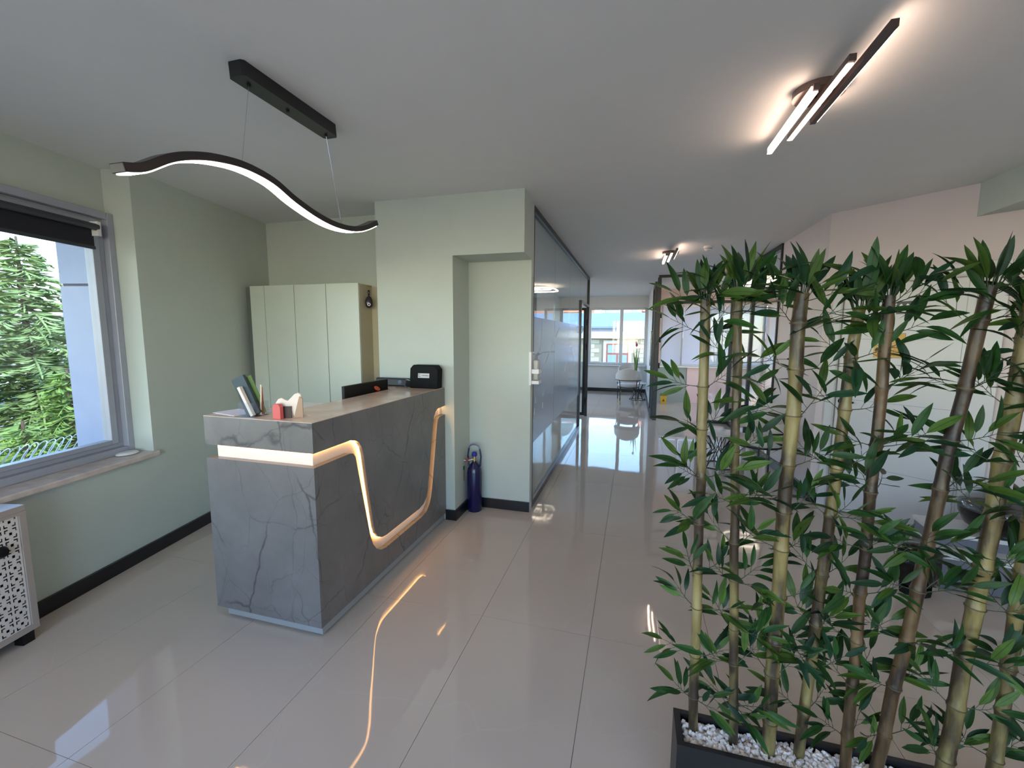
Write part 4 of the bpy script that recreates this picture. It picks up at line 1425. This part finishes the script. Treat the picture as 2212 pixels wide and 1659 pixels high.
def spray(root, p, az, elev, ln, nleaf, scale=1.):
    """branch starting at p (local to root); az measured in plan, elev upward"""
    d = Vector((math.cos(az) * math.cos(elev), math.sin(az) * math.cos(elev), math.sin(elev)))
    pts = [p]
    cur, dd_ = p.copy(), d.copy()
    for i in range(4):
        dd_ = (dd_ + Vector((rb2.uniform(-.15, .15), rb2.uniform(-.15, .15), rb2.uniform(-.05, .18)))).normalized()
        cur = cur + dd_ * ln / 4
        pts.append(cur.copy())
    m = MB().tube(pts, [.0014, .0012, .001, .0008, .0006], 5)
    side = dd_.cross(Vector((0, -1, .2))).normalized()
    ends = []
    for k in range(nleaf):
        t = .35 + .65 * k / max(1, nleaf - 1)
        i = min(3, int(t * 4))
        base_ = pts[i].lerp(pts[i + 1], t * 4 - i)
        sg = 1 if k % 2 else -1
        sp_ = rb2.uniform(.5, 1.1) if k < nleaf - 1 else rb2.uniform(-.2, .2)
        ld = (dd_ + side * sg * sp_ + Vector((rb2.uniform(-.2, .2), rb2.uniform(-.35, .2), rb2.uniform(-.35, .15)))).normalized()
        st = base_ + ld * .018
        m.tube([base_, st], .0007, 4)
        ends.append((st, ld, rb2.uniform(.068, .098) * scale))
    b_ = m.obj('branch', STEM, root, local=True)
    for st, ld, l_ in ends:
        add_leaf(b_, st, ld, l_)
    return b_


CG = cane_mat('cane_yellow_green', (120, 106, 64), (148, 134, 90), (54, 42, 30), .56)
CB = cane_mat('cane_brown', (98, 75, 48), (126, 102, 70), (38, 26, 18), .56)
NODE = mat('cane_node_dark', (78, 68, 44), rough=.6)
#  base x, base y, top x, top y, top z, radius, material, base dy, label
CANES = [
    (.234, 1.392, .200, 1.392, 1.680, .0150, CG, 'leftmost pale green bamboo cane at the planter end'),
    (.352, 1.385, .283, 1.40, 1.712, .0135, CG, 'slim second bamboo cane from the left with a dense leaf crown'),
    (.444, 1.378, .437, 1.378, 1.690, .0195, CG, 'thick pale bamboo cane third from the left, crown lower than its left neighbour'),
    (.530, 1.390, .583, 1.390, 1.645, .0155, CG, 'fourth bamboo cane from the left leaning gently right'),
    (.650, 1.382, .646, 1.382, 1.680, .0150, CB, 'fifth bamboo cane from the left, brown toned and upright'),
    (.728, 1.392, .854, 1.392, 1.700, .0165, CB, 'dark brown sixth bamboo cane leaning strongly right'),
    (.880, 1.378, .936, 1.378, 1.655, .0195, CG, 'thick seventh bamboo cane with a worn split surface'),
    (1.000, 1.392, 1.000, 1.392, 1.62, .0160, CG, 'eighth bamboo cane from the left, at the right picture edge'),
    (1.150, 1.38, 1.155, 1.38, 1.66, .0170, CG, 'last bamboo cane at the right end of the planter'),
]
for ci, (bx, by, tx, ty, tz, rad, cm, lb) in enumerate(CANES):
    root = thing('bamboo_cane', (bx, by, .27), lb, 'bamboo', 'artificial bamboo canes in the planter')
    base_ = Vector((0, 0, -.05))
    topp = Vector((tx - bx, ty - by, tz - .27))
    Lc = (topp - base_).length
    ns = int(Lc / rb2.uniform(.12, .15))
    nodes = [(.03 + (k + rb2.uniform(-.12, .12)) / ns) for k in range(1, ns)]
    pts, rr = [], []
    bend = [Vector((rb2.uniform(-.004, .004), rb2.uniform(-.004, .004), 0)) for _ in range(ns + 2)]

    def pos(t):
        k = t * ns
        i = min(int(k), ns)
        return base_.lerp(topp, t) + bend[i].lerp(bend[min(i + 1, ns + 1)], k - i)
    ts = [0]
    for nd in nodes:
        ts += [nd - .012, nd - .004, nd, nd + .004, nd + .012]
    ts.append(1)
    for t in ts:
        pts.append(pos(t))
        near_ = min([abs(t - nd) for nd in nodes])
        rr.append(rad * (1.0 - .06 * t) * (1.13 if near_ < .001 else (1.06 if near_ < .006 else .97)))
    MB().tube(pts, rr, 14).obj('cane', cm, root, smooth=True, local=True)
    for nd in nodes:
        p = pos(nd)
        d_ = (topp - base_).normalized() * .0015
        MB().tube([p - d_, p + d_], rad * 1.155, 14).obj('node_ring', NODE, root, smooth=True, local=True)
    # side branches
    for k, nd in enumerate(nodes):
        t0 = nd
        if pos(t0).z < .03:
            continue
        left = rb2.random()
        azs = []
        azs.append(PI + rb2.uniform(-.75, .75) if (k % 2 == 0) else rb2.uniform(-.75, .75))
        if rb2.random() < .85:
            azs.append(rb2.uniform(-.8, .8) if (k % 2 == 0) else PI + rb2.uniform(-.8, .8))
        if rb2.random() < .35:
            azs.append(-PI / 2 + rb2.uniform(-.9, .9))
        for az in azs:
            d_ = Vector((math.cos(az), math.sin(az), 0)) * rad * .9
            spray(root, pos(t0) + d_, az, rb2.uniform(.0, .95), rb2.uniform(.055, .095), rb2.choice((5, 6, 6, 7)), rb2.uniform(.85, 1.08))
    # crown
    cr = MB()
    tl = []
    for k in range(11):
        a_ = k * 2.4 + ci
        el_ = rb2.uniform(.8, 1.42)
        d = Vector((math.cos(a_) * math.cos(el_), math.sin(a_) * math.cos(el_), math.sin(el_)))
        p = pos(1) + Vector((math.cos(a_), math.sin(a_), 0)) * rad * .5
        cr.tube([p - Vector((0, 0, .02)), p + d * .03], .0016, 5)
        tl.append((p + d * .02, d, rb2.uniform(.085, .12)))
    cro = cr.obj('crown_stalks', STEM, root, local=True)
    for p, d, l_ in tl:
        add_leaf(cro, p, d, l_)
    for az in (PI + .2, -.3, -1.4):
        spray(root, pos(.985) + Vector((math.cos(az), math.sin(az), 0)) * rad * .8, az, rb2.uniform(.1, .6), .08, 5, 1.05)

# ================================================================== OUTSIDE
gr = mat('pale_ground', (150, 146, 138), rough=.9, var=.1, vscale=.5)
struct(MB().box(-60, 60, -40, 80, -3.6, -3.4).obj('ground', gr))
ex = thing('facade_column', ML @ Vector((.6, 1.3, -.5)), 'grey cladding column outside the left window', 'column')
CLD = mat('grey_cladding', (142, 152, 182), rough=.45)
MB().box(.347, .95, .36, 1.0, -.6, 1.935, ML).obj('cladding_panel', CLD, ex)
MB().box(.347, .95, .36, 1.0, 1.955, 4.2, ML).obj('cladding_panel', CLD, ex)
MB().box(.36, .94, .37, .99, 1.93, 1.96, ML).obj('joint', mat('joint_dark', (60, 64, 84), rough=.6), ex)
rt_ = random.Random(5)


def conifer(base_, hgt, rad_, nb, label, m_, tw=.34):
    t = thing('conifer', base_, label, 'tree')
    MB().tube([(0, 0, 0), (0, 0, hgt)], [.16, .02], 8).obj('trunk', mat('bark', (92, 74, 62), rough=.9), t, local=True)
    f_ = MB()
    for k in range(nb):
        u_ = (k + rt_.random()) / nb
        z = hgt * (.04 + .95 * u_)
        ln = rad_ * (1 - u_) ** .8 * rt_.uniform(.75, 1.15) + .12
        a_ = k * 2.399 + rt_.uniform(-.3, .3)
        drop = rt_.uniform(.15, .5)
        npt = max(4, int(ln / .12))
        prev = Vector((0, 0, z))
        for i in range(1, npt + 1):
            s_ = i / npt
            p = Vector((math.cos(a_) * ln * s_, math.sin(a_) * ln * s_, z - drop * ln * s_ ** 2 + .10 * ln * s_))
            dr_ = (p - prev).normalized()
            sd_ = Vector((-math.sin(a_), math.cos(a_), 0))
            for sg in (-1, 1):
                tl_ = tw * (1 - .6 * s_) * rt_.uniform(.6, 1.1)
                for q in range(2):
                    o_ = (sd_ * sg + dr_ * rt_.uniform(.3, .9) + Vector((0, 0, rt_.uniform(-.45, .1)))).normalized()
                    b0 = prev.lerp(p, rt_.random())
                    tip = b0 + o_ * tl_
                    w_ = dr_ * tl_ * .16 + Vector((0, 0, .01))
                    mid = b0.lerp(tip, .5) - Vector((0, 0, .03))
                    f_.add([b0, mid - w_, tip, mid + w_], [(0, 1, 2, 3)])
            f_.add([prev - Vector((0, 0, .02)), prev + sd_ * .03, p + sd_ * .02, p - Vector((0, 0, .02))], [(0, 1, 2, 3)])
            prev = p
    o = f_.obj('foliage', m_, t, local=True)
    o['kind'] = 'stuff'
    return t


FOL = mat('spruce_needles', (128, 150, 88), rough=.7, var=.3, vscale=3, objrand=.1)
FOL2 = mat('hedge_needles', (120, 148, 70), rough=.7, var=.4, vscale=4)
conifer((-11.7, 5.7, -3.4), 6.85, 3.3, 210, 'tall conifer with drooping branches outside the left window', FOL, .5)
conifer((-11.2, 3.3, -3.4), 5.6, 2.3, 110, 'broad conifer nearer the camera side of the left window', FOL, .45)
conifer((-10.1, 5.4, -3.4), 4.3, 2.2, 150, 'lower bushy conifer in front of the tall one outside', FOL2, .4)
conifer((-9.2, 4.3, -3.4), 3.6, 1.7, 110, 'bright green shrubby conifer low in the left window', FOL2, .36)
conifer((-15.2, 8.6, -3.4), 5.8, 2.2, 90, 'distant conifer beside the grey column', FOL, .5)


def building(x0, x1, y0, y1, z1, col, label, nwx, nwz, face):
    t = thing('apartment_building', ((x0 + x1) / 2, (y0 + y1) / 2, -3.4), label, 'building')
    MB().box(x0, x1, y0, y1, -3.4, z1).obj('walls', col, t)
    MB().box(x0 - .3, x1 + .3, y0 - .3, y1 + .3, z1, z1 + .3).obj('roof_slab', mat('roof_grey', (170, 164, 160), rough=.8), t)
    for i in range(nwx):
        for j in range(nwz):
            if face == '+x':
                yy = y0 + (i + .5) * (y1 - y0) / nwx
                zz = z1 - 1.9 - j * 3
                f_ = MB().box(x1, x1 + .08, yy - .7, yy + .7, zz - .7, zz + .9).obj('window', WHITEG, t)
                MB().box(x1 + .08, x1 + .1, yy - .6, yy + .6, zz - .6, zz + .8).obj('pane', mat('blue_pane', (90, 104, 128), rough=.2), f_)
                MB().box(x1, x1 + .9, yy - 1.1, yy + 1.1, zz - 1.1, zz - .75).obj('balcony', mat('balcony_grey', (176, 178, 188), rough=.7), t)
    return t


building(-46, -38, 12, 30, 5.2, mat('cream_render', (214, 204, 190), rough=.9), 'cream apartment block with balconies far behind the conifers', 5, 3, '+x')
building(-44, -37, -6, 9, 4.5, mat('pale_pink_render', (210, 196, 190), rough=.9), 'pale pink low apartment block behind the left conifers', 4, 2, '+x')
# razor wire coil on a fence
rz = thing('razor_wire', ML @ Vector((.2, 2.4, .2)), 'coiled razor wire along the fence outside the window', 'wire')
pts = []
for i in range(900):
    t = i / 900
    a_ = t * 2 * PI * 40
    pts.append(ML @ Vector((-1.6 + 3.2 * t + .10 * math.cos(a_), 2.5 + .12 * math.sin(a_) * .6, .31 + .12 * math.cos(a_))))
MB().tube(pts, .0045, 4).obj('coil', mat('galvanised', (196, 196, 196), rough=.4, metal=.6), rz)
MB().box(-2.5, 2.5, 2.45, 2.55, -3.4, .19, ML).obj('fence_wall', mat('fence_concrete', (120, 120, 116), rough=.9), rz)

# facade across the street behind the far windows
fb = thing('stone_house', (-.5, 21, -3.4), 'cream stone house with brown window frames and grey metal roof across the street', 'building')
ST = mat('cream_stone', (176, 170, 146), rough=.9, var=.05)
MB().box(-9, 8, 20.0, 24, -3.4, 1.45).obj('walls', mat('mortar', (146, 140, 120), rough=.9), fb)
MB().box(-9.2, 8.2, 19.75, 24, 1.45, 1.75).obj('cornice', mat('white_stone', (196, 190, 178), rough=.8), fb)
MB().box(-9.2, 8.2, 19.85, 24, 1.75, 1.98).obj('gutter_band', mat('grey_band', (150, 150, 156), rough=.6), fb)
MB().prism([(19.7, 1.98), (24, 2.8), (24, 2.05), (19.7, 1.9)], lambda a_, b_: (-9.2, a_, b_), lambda a_, b_: (8.2, a_, b_)).obj('metal_roof', mat('blue_grey_sheet', (120, 138, 164), rough=.4, metal=.2, var=.1, vscale=1), fb)
blk = MB()
WX = [-8.2, -5.6, -3.0, -.72, 1.32, 3.9, 6.4]
for j in range(13):
    z = -1.2 + j * .2
    if z + .19 > 1.45:
        break
    x = -9 - (.22 if j % 2 else 0)
    while x < 8:
        xa, xb = x + .01, x + .43
        if not any(xb > wx - .62 and xa < wx + .62 for wx in WX):
            blk.box(xa, xb, 19.97, 20.0, z + .008, z + .192)
        x += .44
o = blk.obj('stone_courses', ST, fb)
o['kind'] = 'stuff'
for wx in WX:
    MB().box(wx - .62, wx + .62, 19.93, 20.0, -.55, 1.36).obj('window_surround', mat('white_stone', (196, 190, 178)), fb)
    f_ = MB().box(wx - .48, wx + .48, 19.91, 19.93, -.42, 1.22).obj('window_frame', mat('red_brown_frame', (150, 86, 66), rough=.6), fb)
    for (a_, b_, c_, d_) in ((-.42, -.04, -.34, .72), (.04, .42, -.34, .72), (-.42, -.16, .80, 1.16), (-.13, .13, .80, 1.16), (.16, .42, .80, 1.16)):
        MB().box(wx + a_, wx + b_, 19.90, 19.912, c_, d_).obj('pane', mat('sky_pane', (138, 160, 186), rough=.15), f_)
b2 = thing('tiled_roof_house', (2.0, 29, -3.4), 'house with orange tiled roof behind the stone house', 'building')
MB().box(.9, 6, 27, 31, -3.4, 3.1).obj('walls', mat('white_stone', (196, 190, 178)), b2)
MB().prism([(26.6, 3.0), (29, 4.4), (31.4, 3.0)], lambda a_, b_: (.4, a_, b_), lambda a_, b_: (6.4, a_, b_)).obj('tiled_roof', mat('orange_tiles', (206, 124, 84), rough=.8, var=.3, vscale=9), b2)
b3 = thing('tiled_roof_house', (-4.6, 29, -3.4), 'distant house with orange roof seen through the partition glass', 'building')
MB().box(-6.6, -3.0, 27, 31, -3.4, 2.7).obj('walls', mat('white_stone', (196, 190, 178)), b3)
MB().prism([(26.6, 2.6), (29, 3.9), (31.4, 2.6)], lambda a_, b_: (-7, a_, b_), lambda a_, b_: (-2.7, a_, b_)).obj('tiled_roof', mat('orange_tiles', (206, 124, 84)), b3)
b4 = thing('white_tower_block', (-.6, 34, -3.4), 'white block with grey window bands behind the stone house', 'building')
MB().box(-2.4, .6, 33, 37, -3.4, 4.1).obj('walls', mat('white_stone', (196, 190, 178)), b4)
for x in (-2.1, -1.2, -.2):
    MB().box(x, x + .35, 32.95, 33, 2.6, 4.0).obj('window_band', mat('balcony_grey', (176, 178, 188)), b4)
